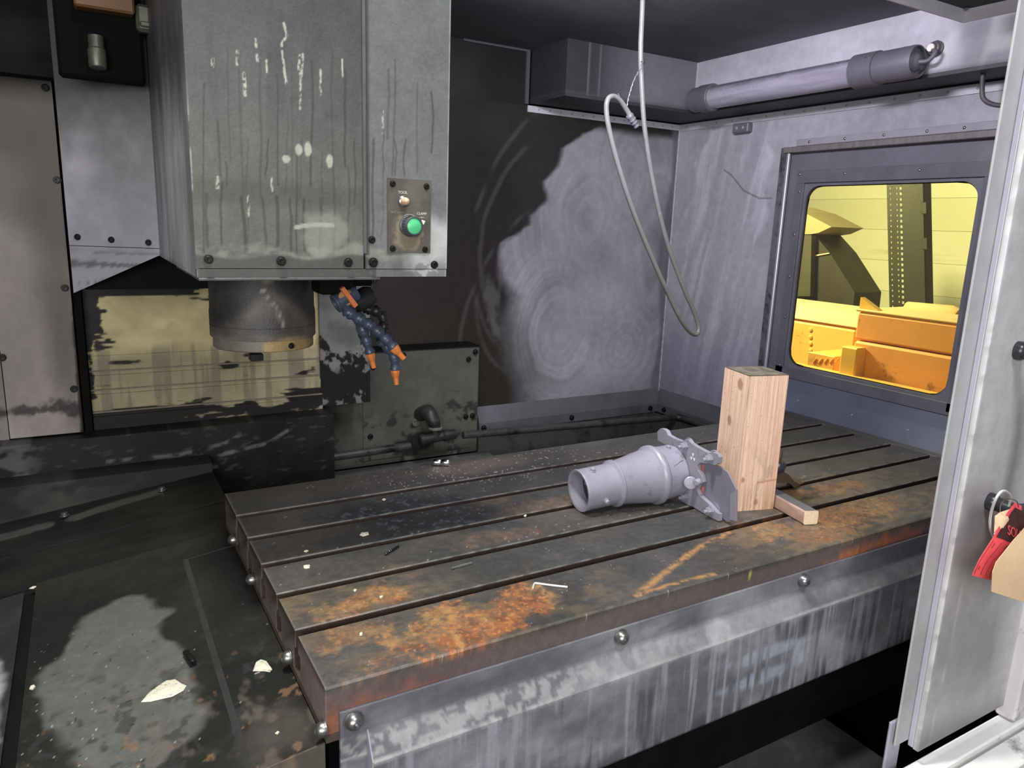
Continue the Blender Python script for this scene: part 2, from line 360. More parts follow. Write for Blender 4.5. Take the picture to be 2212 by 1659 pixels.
# overhanging band, ceiling -----------------------------------------
tr = thing('trim_1', (1.85, 1.37, 1.07), kind='structure')
def p_band(v):
    x, y, z = v.T; u = x + y
    c = soot_mix(u, z * 2, (168, 165, 174), (192, 189, 198), 71)
    bk_ = (x < 1.849) & (y > 1.36); c = mixc(c, lin(98, 97, 104), .85 * bk_); d = ss(1.66, 1.32, x) * (y > 1.36)
    c = mixc(c, lin(38, 38, 40), d * .9)
    c = mixc(c, lin(120, 120, 126), .5 * d * (ss(.004, .002, abs(x - 1.345)) + ss(.004, .002, abs(x - 1.392))))
    c = mixc(c, lin(198, 196, 205), 0.25 * blob(y, z, .47, 1.13, .16, .07, 0, 72, 8, .5, .6) * (x < 1.87))
    c = mixc(c, lin(104, 102, 108), .8 * ss(.42, .33, y + .05 * (fbm(y * 9, z * 9, 74) - .5)))
    return mixc(c, lin(70, 69, 75), .7 * ss(1.09, 1.07, z + .015 * (fbm(u * 6, z * 3, 73) - .5)))
G().grid((1.25, 1.37, 1.072), (.6, 0, 0), (0, 0, .175), 110, 34, (0, .235, 0)).paint(p_band).build('back_band', painted, tr)
G().grid((1.85, -.25, 1.072), (0, 1.62, 0), (0, 0, .175), 240, 34, (.15, 0, 0)).paint(p_band).build('side_band', painted, tr)
G().box((1.25, 1.37, 1.062), (2.0, 1.605, 1.0715)).box((1.85, -.25, 1.062), (2.0, 1.37, 1.0715)).build('underside', mat('underside_soot', (56, 55, 58), .6, 0, .3, 9, .15), tr)
G().tube([(1.849, 1.369, 1.074), (1.849, 1.369, 1.244)], .004, 6).build('weld_bead', MATS['weld_metal'], tr)
ce = thing('ceiling', (1.2, .9, 1.247), kind='structure')
def p_ceil(v):
    x, y = v[:, 0], v[:, 1]; c = soot_mix(x, y, (82, 83, 87), (104, 105, 110), 81)
    return mixc(c, lin(92, 93, 98), .5 * blob(x, y, 1.42, .85, .25, .12, .8, 82, 4, .6, .6))
G().grid((.62, .285, 1.247), (1.24, 0, 0), (0, 1.33, 0), 70, 70, (0, 0, .01)).paint(p_ceil).build('roof_sheet', painted_rough, ce)
G().box((-.74, .5, 1.5), (.62, 1.64, 1.51)).box((.615, .4, 1.25), (.625, 1.62, 1.51)).build('column_roof', soot, ce)
G().box((.63, .34, 1.19), (.685, .46, 1.246), .006).build('added_fill_housing', grey_paint, ce)   # unseen box, added to go with the interior fill light
t2 = thing('trim_2', (1.707, .284, 1.15), kind='structure')
G().box((.95, .28, 1.15), (1.707, .284, 1.18)).box((1.703, -.3, 1.15), (1.707, .28, 1.18)).build('roof_lip', mat('lip_light', (214, 211, 220), .42, 0, .1, 9, .08), t2)
G().box((.95, -.3, 1.181), (1.707, .284, 1.186)).build('front_roof_sheet', mat('roof_soot', (52, 52, 55), .6, 0, .25, 6, .1), t2)
screw(t2, (1.69, .27, 1.178), (0, 0, -1), .006, steel, 'rivet', 'rivet')

# baseboard lips ----------------------------------------------------
bb = thing('baseboard_back', (1.5, YB, -.19), kind='structure')
g = G(); prof = [(YB, -.088), (YB - .03, -.15), (YB - .03, -.188), (YB + .01, -.188), (YB + .01, -.088)]; g.sweep(prof, [1.06, 1.4, 1.7, XR]); g.build('lip', mat('lip_soot', (88, 90, 94), .45, 0, .3, 7, .15), bb)
for x in (1.08, 1.5, 1.93): screw(bb, (x, YB - .03, -.169), (0, -1, 0), .009, dark_steel, 'cap')
br = thing('baseboard_right', (XR, 1.3, -.19), kind='structure')
G().poly([(XR, 1.05, -.088), (XR - .03, 1.05, -.15), (XR - .03, 1.05, -.188), (XR + .01, 1.05, -.188), (XR + .01, 1.05, -.088)], (0, .56, 0)).build('lip', MATS['lip_soot'], br)
for y in (1.53, 1.15): screw(br, (XR - .03, y, -.169), (-1, 0, 0), .009, dark_steel, 'cap')

# window ------------------------------------------------------------
wi = thing('window_1', (XR, .65, .1), kind='structure')
Y0, Y1, Z0, Z1, RC = .339, .931, .148, .79, .052
def rrect(y0, y1, z0, z1, r, n=8):
    o = []
    for cy, cz, a0 in ((y1 - r, z1 - r, 0), (y0 + r, z1 - r, 90), (y0 + r, z0 + r, 180), (y1 - r, z0 + r, 270)):
        for k in range(n + 1): a = math.radians(a0 + 90 * k / n); o.append((cy + r * math.cos(a), cz + r * math.sin(a)))
    return o
def holed(g, outer, y0, y1, z0, z1, r, xa, xb):
    a0, a1, b0, b1 = outer; I = rrect(y0, y1, z0, z1, r); O = []
    q = len(I) // 4
    for k, (y, z) in enumerate(I):
        c = k // q; j = (k % q) / (q - 1)
        if c == 0: O.append((a1, b0 + (b1 - b0) * (.6 + .8 * j)) if j <= .5 else (a1 - (a1 - a0) * .8 * (j - .5), b1))
        elif c == 1: O.append((a0 + (a1 - a0) * .8 * (.5 - j), b1) if j < .5 else (a0, b1 - (b1 - b0) * .8 * (j - .5)))
        elif c == 2: O.append((a0, b0 + (b1 - b0) * .8 * (.5 - j)) if j < .5 else (a0 + (a1 - a0) * .8 * (j - .5), b0))
        else: O.append((a1 - (a1 - a0) * .8 * (.5 - j), b0) if j < .5 else (a1, b0 + (b1 - b0) * .8 * (j - .5)))
    O = [(y, min(z, b1)) for y, z in O]
    n = len(I); V = [(xa, *p) for p in I] + [(xa, *p) for p in O] + [(xb, *p) for p in I] + [(xb, *p) for p in O]; Fc = []
    for k in range(n):
        k2 = (k + 1) % n; Fc += [(k, k2, n + k2, n + k), (2 * n + k, 3 * n + k, 3 * n + k2, 2 * n + k2), (k, 2 * n + k, 2 * n + k2, k2), (n + k, n + k2, 3 * n + k2, 3 * n + k)]
    return g.add(V, Fc)
holed(G(), (-.3, 1.66, -.9, 1.35), .24, 1.04, .08, .94, .01, XR + .021, XR + .035).build('outer_skin', dark_paint, wi)
wm = mat('window_panel', (104, 103, 112), .45, 0, .22, 6, .12, 140)
holed(G(), (.25, 1.02, .09, .925), Y0, Y1, Z0, Z1, RC, XR + .004, XR + .012).build('panel', wm, wi)
g = G()
for a, b in (((XR - .004, .25, .8), (XR + .004, .972, .843)), ((XR - .004, .94, .11), (XR + .004, .972, .8)), ((XR - .004, .27, .11), (XR + .004, .326, .8)), ((XR - .004, .25, .1), (XR + .004, .972, .138))): g.box(a, b, .001)
g.build('inner_frame', mat('frame_paint', (98, 97, 105), .42, 0, .2, 9, .1), wi)
for y, z in ((.962, .83), (.78, .826), (.52, .826), (.955, .77), (.955, .62), (.955, .47), (.955, .32), (.955, .14), (.3, .83), (.3, .6), (.3, .42), (.3, .25), (.3, .12)): screw(wi, (XR - .004, y, z), (-1, 0, 0), .005, steel, 'rivet', 'screw')
G().box((XR - .022, .25, .905), (XR + .006, 1.03, .925), .002).build('header_strip', mat('header_brown', (112, 106, 106), .5, 0, .3, 30, .2, 80, stretch=(1, 3, .3)), wi)
G().box((XR - .012, .2, .927), (XR, .985, .95), .001).build('header_flange', mat('header_light', (150, 148, 156), .4, 0, .12, 12, .1), wi)
for y in (.93, .79, .65, .51, .4): screw(wi, (XR - .012, y, .938), (-1, 0, 0), .005, steel, 'rivet', 'rivet')
G().box((XR - .012, 1.02, .1), (XR + .006, 1.05, .925), .002).build('side_jamb', mat('jamb_dirty', (96, 95, 102), .5, 0, .2, 14, .2, dirt=((50, 50, 52), .45, 16)), wi)
G().box((XR - .016, 1.008, .1), (XR - .004, 1.018, .905), .002).build('jamb_bead', mat('bright_bead', (200, 200, 208), .3, .6, .1, 20, .05), wi)
holed(G(), (Y0 - .008, Y1 + .008, Z0 - .008, Z1 + .008), Y0 + .003, Y1 - .003, Z0 + .003, Z1 - .003, RC, XR + .0125, XR + .018).build('gasket', mat('gasket_rubber', (40, 38, 36), .7), wi)
G().box((XR + .014, Y0 - .006, Z0 - .006), (XR + .0175, Y1 + .006, Z1 + .006)).build('pane', glossy_alpha('yellow_pane', (.95, .93, .6), .07), wi)

# door leaves and sill ----------------------------------------------
d1 = thing('door_1', (1.2, -.25, -.31), kind='structure')
YD = -.25; XD = at(2111, 900, 'y', YD)[0]; YA = at(2081, 900, 'x', XD)[1]; XF = at(2053, 900, 'y', YA)[0]
ZD = -.3; ZT = 1.12
door_m = mat('door_grey', (152, 152, 155), .42, 0, .12, 5, .12, 170, dirt=((110, 110, 112), .15, 4))
def p_door(v):
    x, y, z = v.T; c = soot_mix(x * 2, z, (176, 176, 176), (194, 194, 194), 91)
    e = ss(.006, .002, np.abs(x - XD)) * (y < YD + .004); c = mixc(c, lin(215, 215, 220), .8 * e * ss(.25, .5, vn(z * 60, x * 0, 92)))
    c = mixc(c, lin(205, 205, 208), .6 * seg(x, z, [(1.07, .02), (1.068, -.1), (1.058, -.2), (1.055, -.3)], .0016) * (y < YD + .004))
    c = mixc(c, lin(112, 112, 116), .65 * blob(x, z, XD + .045, .16, .05, .05, .3, 93, 9, .5, .7) * (y < YD + .004))
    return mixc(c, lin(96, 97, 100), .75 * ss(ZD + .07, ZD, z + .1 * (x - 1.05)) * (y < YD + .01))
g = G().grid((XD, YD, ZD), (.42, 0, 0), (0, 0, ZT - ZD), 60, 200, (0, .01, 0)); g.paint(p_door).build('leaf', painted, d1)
G().box((XD, YD + .0105, ZD), (XD + .01, YA, ZT), .002).build('leaf_return', mat('return_lavender', (192, 189, 202), .4, 0, .1, 9, .1), d1)
G().box((XF, YA, ZD + .01), (XD + .01, YA + .004, ZT), .001).build('flange', mat('flange_worn', (168, 169, 170), .45, 0, .14, 14, .12), d1)
G().box((XF - .012, YA + .006, ZD - .05), (XF + .03, YA + .012, ZD + .06), .004).build('guide_tab', lav, d1)
hx = at(2197, 757, 'y', YD)
hz2 = at(2152, 1078, 'y', YD)
hm = mat('handle_black', (52, 52, 56), .25, 0, .2, 20, .05)
hY = YD - .075
G().tube(bez([(hx[0] + .0, YD, hx[2]), (hx[0], YD - .05, hx[2]), (hx[0] + .002, hY, hx[2] - .03), (hx[0] + .002, hY, (hx[2] + hz2[2]) / 2), (hx[0] + .002, hY, hz2[2] + .03), (hx[0], YD - .05, hz2[2]), (hx[0], YD, hz2[2])], 8), .0125, 14).build('handle', hm, d1, True)
for p in (hx[2], hz2[2]): G().lathe([(.0, -.001), (.016, -.001), (.016, .008), (.013, .012), (0, .013)], (hx[0], YD - .001, p), (0, -1, 0), 18).build('handle_foot', hm, d1, True)
# second leaf, further out
ZS = -.33
pA = at(2146, 1542, 'z', ZS); pB = at(2190, 1565, 'z', ZS)
d2 = thing('door_2', pA, kind='structure')
G().box((pA[0], pB[1], ZS + .003), (pA[0] + .3, pA[1], ZT), .004).build('leaf_post', mat('cream_grey', (216, 213, 212), .45, 0, .1, 8, .12, 150, dirt=((120, 118, 118), .2, 12)), d2)
# sill rails
b0 = at(2057, 1597, 'z', ZS); b1 = at(2130, 1606, 'z', ZS)
ts = thing('trim_3', (1.1, b1[1], ZS), kind='structure')
sill_m = mat('sill_paint', (240, 242, 238), .45, 0, .1, 8, .15, 160, dirt=((150, 152, 146), .1, 9))
G().box((.55, b1[1], ZS - .03), (1.9, b0[1], ZS), .003).build('rear_rail', sill_m, ts)
G().box((.5, b1[1] - .06, ZS - .035), (1.9, b1[1] - .008, ZS - .006), .003).build('front_rail', sill_m, ts)
G().box((.5, b1[1] - .066, ZS - .3), (1.9, b1[1] - .058, ZS - .03)).build('sill_face', mat('sill_tan', (176, 170, 160), .5, 0, .12, 9, .1), ts)
G().box((.5, b1[1] - .06, ZS - .05), (1.9, b0[1], ZS - .036)).build('rail_groove', soot, ts)

# ================================================================== MACHINE TABLE
tb = thing('machine_table', (.95, .4, -.08), 'long cast-iron machine table with five T-slots and rust stains', 'machine table')
STR = [(0, .146), (.164, .270), (.288, .393), (.411, .520), (.538, .643), (.661, .802)]   # front to back
XT0, XT1 = 0.0, 1.882
def p_table(v):
    x, y, z = v.T; n = len(x); top = z > -.004
    c = mixc(np.broadcast_to(lin(66, 66, 64), (n, 3)), lin(86, 84, 81), ss(.3, .7, fbm(x * 5, y * 5, 101, 5)))
    c = mixc(c, lin(66, 66, 66), .5 * ss(.5, .7, fbm(x * 22, y * 40, 102)))
    c = mixc(c, lin(88, 80, 68), .3 * ss(.48, .66, fbm(x * 3, y * 6, 103)))       # tan film
    R1, R2, R3 = lin(156, 100, 62), lin(158, 126, 86), lin(118, 70, 44)
    rust = np.zeros(n)
    fx = fbm(x * 110, y * 130, 104, 4)
    for (cx, cy, rx, ry, ro, a) in [(.2, .075, .075, .05, .3, .95), (.29, .05, .12, .035, .25, .95), (.36, .1, .07, .03, .9, .8), (.14, .21, .055, .03, .2, .8), (.08, .19, .035, .025, 0, .5),
            (.07, .11, .05, .03, 0, .45), (.1, .03, .05, .03, .4, .3), (1.2, .09, .14, .05, .2, .55), (1.32, .1, .1, .04, 0, .6), (1.1, .05, .1, .03, .1, .4), (1.36, .22, .08, .03, 0, .5), (1.2, .24, .09, .025, .1, .55), (.99, .1, .05, .03, .3, .6), (1.24, .33, .05, .025, .1, .35), (.52, .5, .06, .02, 0, .25), (.62, .44, .1, .04, 0, .2), (.45, .33, .08, .03, 0, .2)]:
        rust = np.maximum(rust, a * blob(x, y, cx, cy, rx, ry, ro, int(cx * 991), 34, 1.15, .3))
    for (cx, cy, rx, ry) in ((.22, .07, .26, .09), (1.25, .09, .36, .09), (.12, .22, .14, .06), (1.28, .24, .3, .07), (1.02, .07, .18, .08)): c = mixc(c, lin(120, 102, 76), .6 * top * blob(x, y, cx, cy, rx, ry, 0, int(cx * 777), 14, .9, .5) * ss(.35, .6, fbm(x * 30, y * 70, 209)))
    rust *= np.where(top, 1, .35)
    hue = ss(.35, .65, fbm(x * 9, y * 9, 106)); rc = mixc(np.broadcast_to(R2, (n, 3)), R1, hue); rc = mixc(rc, R3, .7 * ss(.55, .72, fbm(x * 40, y * 40, 107)))
    c = mixc(c, rc, rust * (.35 + .65 * ss(.34, .58, fx))); c = mixc(c, lin(200, 136, 80), .6 * rust * ss(.62, .7, fbm(x * 190, y * 190, 205, 2)))
    c = c * (.8 + .4 * fbm(x * 160, y * 220, 208, 3))[:, None]
    # coolant tide lines (thin ochre) and the cross wiped in the front rust
    for pts, wd in (([(.56, .02), (.66, .06), (.78, .108), (.9, .137)], .006), ([(.545, .012), (.62, .018), (.73, .012)], .004), ([(.235, .11), (.215, .04), (.21, .01)], .006)):
        c = mixc(c, lin(186, 140, 84), .75 * seg(x + .006 * (fbm(x * 40, y * 40, 122) - .5), y + .008 * (fbm(x * 50, y * 50, 123) - .5), pts, wd, 0, .9) * top * ss(.25, .55, fbm(x * 90, y * 90, 124)))
    # oily chip patch under the spindle, with the head's shadow painted in
    oil = blob(x, y, .37, .5, .18, .1, -.35, 108, 14, .6, .5) * top
    c = mixc(c, lin(40, 42, 45), .7 * oil); c = mixc(c, lin(98, 104, 112), .7 * oil * ss(.64, .72, fbm(x * 90, y * 90, 109, 3)))
    c = mixc(c, lin(60, 62, 66), .5 * seg(x, y, [(.44, .42), (.42, .34), (.44, .29)], .014, 0, .9) * top)
    # bright chip dust near the socket
    c = mixc(c, lin(150, 132, 118), .35 * blob(x, y, .6, .74, .13, .05, 0, 110, 20, .5, .6) * top); c = mixc(c, lin(210, 196, 186), .8 * top * blob(x, y, .66, .7, .32, .1, 0, 112, 9, .4, .6) * (vn(x * 420, y * 420, 111) > .9))
    c = mixc(c, lin(180, 180, 178), .6 * top * (vn(x * 300, y * 300, 113) > .975))
    # strip arrises: chamfer highlight painted bright, broken up like wear
    edge = np.zeros(n)
    for a, b in STR: edge = np.maximum(edge, ss(.0026 + .002 * (a == 0), .001, abs(y - a)))
    edge = np.maximum(edge, ss(.004, .0015, x - XT0)) * (z > -.0024)
    c = mixc(c, lin(132, 130, 124), .5 * edge * ss(.2, .6, vn(x * 60, y * 3, 114)))
    # front face: brown scale and rust
    f = (y < .001) & (z < -.004)
    cf = mixc(np.broadcast_to(lin(92, 80, 78), (n, 3)), lin(112, 98, 96), fbm(x * 6, z * 40, 115)); cf = mixc(cf, lin(150, 94, 58), .7 * blob(x, z, .07, -.055, .12, .02, 0, 116, 40, .8, .5))
    cf = mixc(cf, lin(196, 116, 66), .95 * blob(x, z, 1.13, -.045, .1, .016, .15, 117, 60, .9, .4)); cf = mixc(cf, lin(176, 104, 60), .6 * (blob(x, z, 1.3, -.035, .08, .02, 0, 118, 60, 1., .3)))
    yx = at(1620, 1240, 'y', 0); cf = mixc(cf, lin(196, 190, 84), .85 * blob(x, z, yx[0], yx[2], .0035, .009, .25, 121, 60, .3, .3))
    c = np.where(f[:, None], cf, c)
    s = (x < .001) & (z < -.004); cs = mixc(np.broadcast_to(lin(92, 86, 84), (n, 3)), lin(120, 110, 108), fbm(y * 12, z * 30, 119)); cs = mixc(cs, lin(150, 128, 124), .6 * ss(.12, 0., y))
    c = np.where(s[:, None], cs, c)
    sl = (z < -.0025) & ~f & ~s & ((y > .005) | (z < -.02)); c = np.where(sl[:, None], mixc(np.broadcast_to(lin(60, 48, 40), (n, 3)), lin(120, 72, 36), .8 * ss(.85, 1., x) * ss(1.15, 1., x) * ss(.4, .6, fbm(x * 50, z * 50, 120)) * (y < .17)), c)
    return c
for k, (a, b) in enumerate(STR):
    ny = (60, 40, 30, 26, 26, 26)[k]; ch = .0016 + .0014 * (k == 0)
    prof = [(a, -.03), (a, -.0032), (a, -ch)] + [(a + ch + (b - a - 2 * ch) * i / ny, 0) for i in range(ny + 1)] + [(b, -ch), (b, -.0032), (b, -.03)]
    if k == 0: prof = [(a, -.072), (a, -.05), (a, -.03), (a, -.015)] + prof[1:] + [(b - .011, -.03), (b - .011, -.072)]
    elif k == 5: prof = [(a + .011, -.072), (a + .011, -.03)] + prof + [(b, -.0725)]
    else: prof = [(a + .011, -.072), (a + .011, -.03)] + prof + [(b - .011, -.03), (b - .011, -.072)]
    xs = np.concatenate([[XT0], np.linspace(XT0 + .002, XT1, (1000, 850, 650, 600, 560, 560)[k])])
    G().sweep(prof, xs).paint(p_table).build('table_strip', cast, tb)
G().box((XT1, 0, -.072), (1.915, .802, 0), .002).paint(p_table).build('end_bar', cast, tb)
G().box((0, .0, -.085), (1.915, .802, -.0725)).build('table_base', mat('slot_rust', (70, 58, 50), .7, 0, .4, 40, .2), tb)
G().box((.02, .06, -.5), (1.6, .74, -.086)).build('saddle', soot, tb)
# apron: flange strip, sloped face, skirt
def p_apron(v):
    x, y, z = v.T; n = len(x)
    c = mixc(np.broadcast_to(lin(98, 99, 104), (n, 3)), lin(138, 138, 142), ss(.3, .7, fbm(x * 6, z * 14, 131, 5)))
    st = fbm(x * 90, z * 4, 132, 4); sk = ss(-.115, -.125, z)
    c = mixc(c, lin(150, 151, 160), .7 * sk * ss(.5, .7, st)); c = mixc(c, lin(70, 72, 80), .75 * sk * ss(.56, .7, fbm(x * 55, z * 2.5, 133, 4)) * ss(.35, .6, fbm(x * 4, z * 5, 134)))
    sl = ss(-.08, -.086, z) * (1 - sk)
    c = mixc(c, lin(152, 154, 151), .7 * sl * ss(.42, .56, fbm(x * 75, z * 90, 135, 3)) * ss(.95, .2, x)); c = mixc(c, lin(178, 178, 178), .5 * ss(.004, .001, abs(z + .116)) * ss(.3, .6, fbm(x * 14, z, 136)))
    c = mixc(c, lin(168, 168, 170), .6 * blob(x, z, .73, -.1, .03, .03, .5, 137, 30, .6)); 
    for cx, cz, rx, rz in ((.86, -.175, .09, .014), (.83, -.225, .1, .014), (.96, -.2, .025, .03)): c = mixc(c, lin(166, 176, 190), .6 * blob(x, z, cx, cz, rx, rz, 0, int(cx * 77), 40, .5, .3) * ss(.3, .5, fbm(x * 120, z * 5, 138)))
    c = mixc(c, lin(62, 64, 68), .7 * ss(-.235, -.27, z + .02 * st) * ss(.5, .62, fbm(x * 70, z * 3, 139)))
    return mixc(c, lin(86, 84, 92), .5 * ss(-.082, -.075, z) * ss(.4, .7, fbm(x * 9, z * 60, 140)))
XA0, XA1 = .018, 1.86
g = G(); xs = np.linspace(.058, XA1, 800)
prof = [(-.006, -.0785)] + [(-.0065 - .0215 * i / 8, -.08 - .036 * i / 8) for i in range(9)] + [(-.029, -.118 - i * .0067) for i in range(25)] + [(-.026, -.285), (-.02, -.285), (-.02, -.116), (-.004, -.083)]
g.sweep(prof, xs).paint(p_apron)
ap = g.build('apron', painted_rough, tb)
def p_fl(v): return p_apron(v)
G().grid((XA0, -.006, -.0785), (XA1 - XA0, 0, 0), (0, 0, .038), 200, 6, (0, .0055, 0)).paint(p_apron).build('apron_flange', painted_rough, ap)
G().grid((XA0, -.006, -.285), (.042, 0, 0), (0, 0, .2065), 8, 50, (0, .0055, 0)).paint(p_apron).build('apron_end', painted_rough, ap)
G().poly([(.058, -.006, -.0785), (.058, -.028, -.116), (.058, -.028, -.285), (.058, -.006, -.285)], (-.002, 0, 0)).build('apron_return', lav, ap)
for x in (.036, .502, .963): screw(ap, (x, -.006, -.056), (0, -1, 0), .0125, steel, 'dome', 'bolt', 'polished dome-head bolt')
for y in (-.012, .195, .485, .685): screw(tb, (-.001 if y > 0 else .0, y if y > 0 else .004, -.064), (-1, 0, 0), .011, steel, 'dome', 'bolt', 'polished dome-head bolt')

# ================================================================== SLOPING COVER LEFT OF THE TABLE
NS = np.array([-.133, 0, 1.]); PS = np.array([0, 0, -.085])
def sl(x, y, dz=0): return np.array([x, y, -.085 + .133 * x + dz])
wc = thing('way_cover', (-.2, .5, -.15), 'sloping oily sheet cover, head shadow painted in, beside the left end of the table', 'machine cover')
def p_cover(v):
    x, y, z = v.T; n = len(x)
    c = mixc(np.broadcast_to(lin(27, 28, 26), (n, 3)), lin(40, 40, 37), ss(.3, .7, fbm(x * 6, y * 6, 151, 5)))  # near-black base: oily film plus the spindle head's shadow painted in
    dry_lit = blob(x, y, -.235, .33, .105, .24, .0, 152, 7, .5, .08) * (y < .62); c = mixc(c, mixc(np.broadcast_to(lin(86, 88, 86), (n, 3)), lin(102, 102, 98), fbm(x * 20, y * 20, 153)), dry_lit * .9)  # dry front area, painted lighter as lit in front of that shadow
    c = mixc(c, lin(52, 52, 51), .7 * ss(.6, .7, fbm(x * 34, y * 34, 154)) * ss(.5, .2, y))
    c = mixc(c, lin(104, 96, 86), .5 * ss(.62, .74, fbm(x * 30, y * 16, 155)) * ss(.35, .1, y)); c = mixc(c, lin(130, 100, 72), .6 * ss(.7, .76, fbm(x * 44, y * 44, 156)) * ss(.4, .1, y))
    c = mixc(c, lin(176, 176, 170), .7 * (vn(x * 230, y * 230, 157) > .965) * ss(.7, .2, y))
    c = mixc(c, lin(34, 34, 34), .8 * (vn(x * 160, y * 160, 158) > .965))
    c = mixc(c, lin(92, 84, 78), .4 * blob(x, y, -.04, .07, .05, .05, 0, 159, 20, .7, .5))
    return c
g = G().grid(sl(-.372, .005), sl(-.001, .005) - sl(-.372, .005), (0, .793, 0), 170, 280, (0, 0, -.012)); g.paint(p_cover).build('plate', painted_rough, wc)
G().poly([sl(-.104, .01, .0), sl(-.1, .01, .004), sl(-.094, .01, .0)], (0, .69, 0)).build('rib', mat('rib_dark', (58, 59, 58), .5, 0, .2, 30, .1), wc)
G().poly([sl(-.104, .7), sl(-.1, .7, .002), sl(0, .7, .002), sl(0, .705, 0), sl(-.104, .705)], (0, 0, -.003)).build('lap_edge', mat('lap_soot', (44, 45, 43), .5), wc)
def p_fe(v): return mixc(p_cover(v), lin(120, 112, 102), .4)
G().grid(sl(-.37, .002, -.09), (.369, 0, .049), (0, 0, .09), 50, 8, (0, .003, 0)).paint(p_fe).build('front_edge', painted_rough, wc)
# strip of worn bright metal beyond the left edge
def p_ls(v):
    x, y, z = v.T; c = soot_mix(x * 3, y * 3, (40, 41, 40), (66, 67, 65), 161)
    return mixc(c, lin(176, 178, 176), .8 * blob(x, y, -.45, .33, .045, .19, 0, 162, 12, .6, .2))
ls = thing('side_rail', (-.45, .4, -.2), 'worn bright steel rail left of the dark sloping cover', 'rail')
G().grid(sl(-.52, -.1, -.004), sl(-.392, 0) - sl(-.52, 0), (0, .88, 0), 50, 160, (0, 0, -.03)).paint(p_ls).build('rail_face', painted, ls)
G().box((-.392, -.1, -.3), (-.375, .79, -.15)).build('rail_gap', soot, ls)
# stepped chute strips behind
ch = thing('chip_chute', (-.25, 1.0, -.25), 'black oily stepped chute at the foot of the column', 'chip chute')
cm = mat('chute_soot', (50, 51, 50), .42, 0, .4, 9, .2, 80, dirt=((92, 94, 92), .1, 7))
def p_ch(v):
    x, y, z = v.T; c = soot_mix(x * 2, y * 4, (19, 19, 18), (32, 32, 29), 171)
    c = mixc(c, lin(26, 26, 25), .8 * (ss(.012, .004, abs(y - .805)) + ss(.012, .004, abs(y - .898)) + ss(.012, .004, abs(y - .985))))
    for pts in ([(-.47, 1.12), (-.37, 1.12)], [(-.3, 1.13), (-.2, 1.15), (-.12, 1.16)]): c = mixc(c, lin(76, 79, 75), .8 * seg(x, y + .02 * (fbm(x * 30, y * 3, 172) - .5), pts, .022, 0, .2))
    return c
for i, (a, b) in enumerate(((.8, .9), (.9, .987), (.987, 1.214))):
    G().grid(sl(-.55, a, -.002 - .004 * (i == 1)), sl(.03, 0) - sl(-.55, 0), (0, b - a, 0), 130, 12 if i < 2 else 30, (0, 0, -.012)).paint(p_ch).build('chute_strip', painted, ch)
def p_cw(v):
    x, y, z = v.T; c = soot_mix(x * 3, z * 3, (46, 47, 44), (66, 67, 63), 175)
    return mixc(c, lin(34, 34, 33), .85 * ss(.48, .58, fbm(x * 8, z * 16, 176) + .9 * (z + .11)))
G().grid((-.6, 1.215, -.17), (.63, 0, 0), (0, 0, .112), 110, 20, (0, .1, 0)).paint(p_cw).build('chute_wall', painted, ch)
for px, py in ((140, 1115), (350, 1060)):
    p = atp(px, py, sl(0, 1.1), NS); screw(ch, p + NS * .001, NS, .008, steel, 'cap')

# ================================================================== COLUMN
cl = thing('column_panel', (-.35, 1.35, .03), 'large brownish grey sheet panel on the left of the column', 'machine panel')
def p_lp(v):
    x, y, z = v.T; c = soot_mix(x * 2, z * 1.4, (148, 140, 134), (172, 163, 157), 181)
    c = mixc(c, lin(104, 102, 96), .7 * ss(-.06, .05, (z - .62) + (x + .44) * .8)); c = mixc(c, lin(90, 80, 74), .5 * blob(x, z, -.3, .3, .04, .25, .1, 182, 8, .7, .6))
    c = mixc(c, lin(42, 40, 40), .85 * blob(x, z, -.4, .1, .07, .012, 0, 183, 60, .9, .4)); c = mixc(c, lin(42, 40, 40), .85 * blob(x, z, -.29, .1, .05, .025, -.3, 184, 50, .9, .4))
    c = mixc(c, lin(26, 25, 25), ss(.012, .004, (-.255 - .018 * (1 - z)) - x + .012 * (fbm(x * 20, z * 20, 185) - .5)))
    return c
G().grid((-.437, 1.35, .03), (.165, 0, 0), (0, 0, .93), 70, 220, (0, .01, 0)).paint(p_lp).build('sheet', painted, cl)
G().grid((-.62, 1.362, .0), (.18, 0, 0), (0, 0, 1.0), 40, 120, (0, .01, 0)).paint(lambda v: p_lp(v) * .75).build('outer_sheet', painted, cl)
for px, py in ((123, 389), (140, 622), (160, 840), (98, 190), (5, 772)): screw(cl, at(px, py, 'y', 1.35), (0, -1, 0), .0075, dark_steel, 'cap')
# telescopic cover of beige leaves
tc_ = thing('telescopic_cover', (.07, 1.4, .02), 'beige stained telescopic slat cover on the column behind the spindle', 'machine cover')
def p_beige(v):
    x, y, z = v.T; n = len(x)
    c = mixc(np.broadcast_to(lin(216, 202, 152), (n, 3)), lin(190, 176, 130), ss(.3, .7, fbm(x * 8, z * 14, 191, 5)))
    c = mixc(c, lin(122, 116, 100), .6 * ss(.27, .2, z)); c = mixc(c, lin(116, 110, 96), .6 * ss(.5, .62, fbm(x * 50, z * 3, 192)) * ss(.27, .22, z))
    c = mixc(c, lin(26, 24, 23), ss(.5, .56, fbm(x * 26, z * 60, 193) * .55 + .5 * ss(.07, 0, x + .243) * ss(.24, .3, z) + .3 * ss(.02, 0, x + .243)))
    c = mixc(c, lin(24, 23, 22), ss(.5, .56, fbm(x * 14, z * 50, 194) * .6 + .5 * ss(.3, .39, z) * 0 + .45 * ss(.384, .395, z) * ss(.2, -.1, x)))
    low = ss(.13, .04, z); c = mixc(c, lin(30, 28, 26), ss(.5, .54, fbm(x * 9, z * 34, 195) * .7 + .32 * low))
    return c
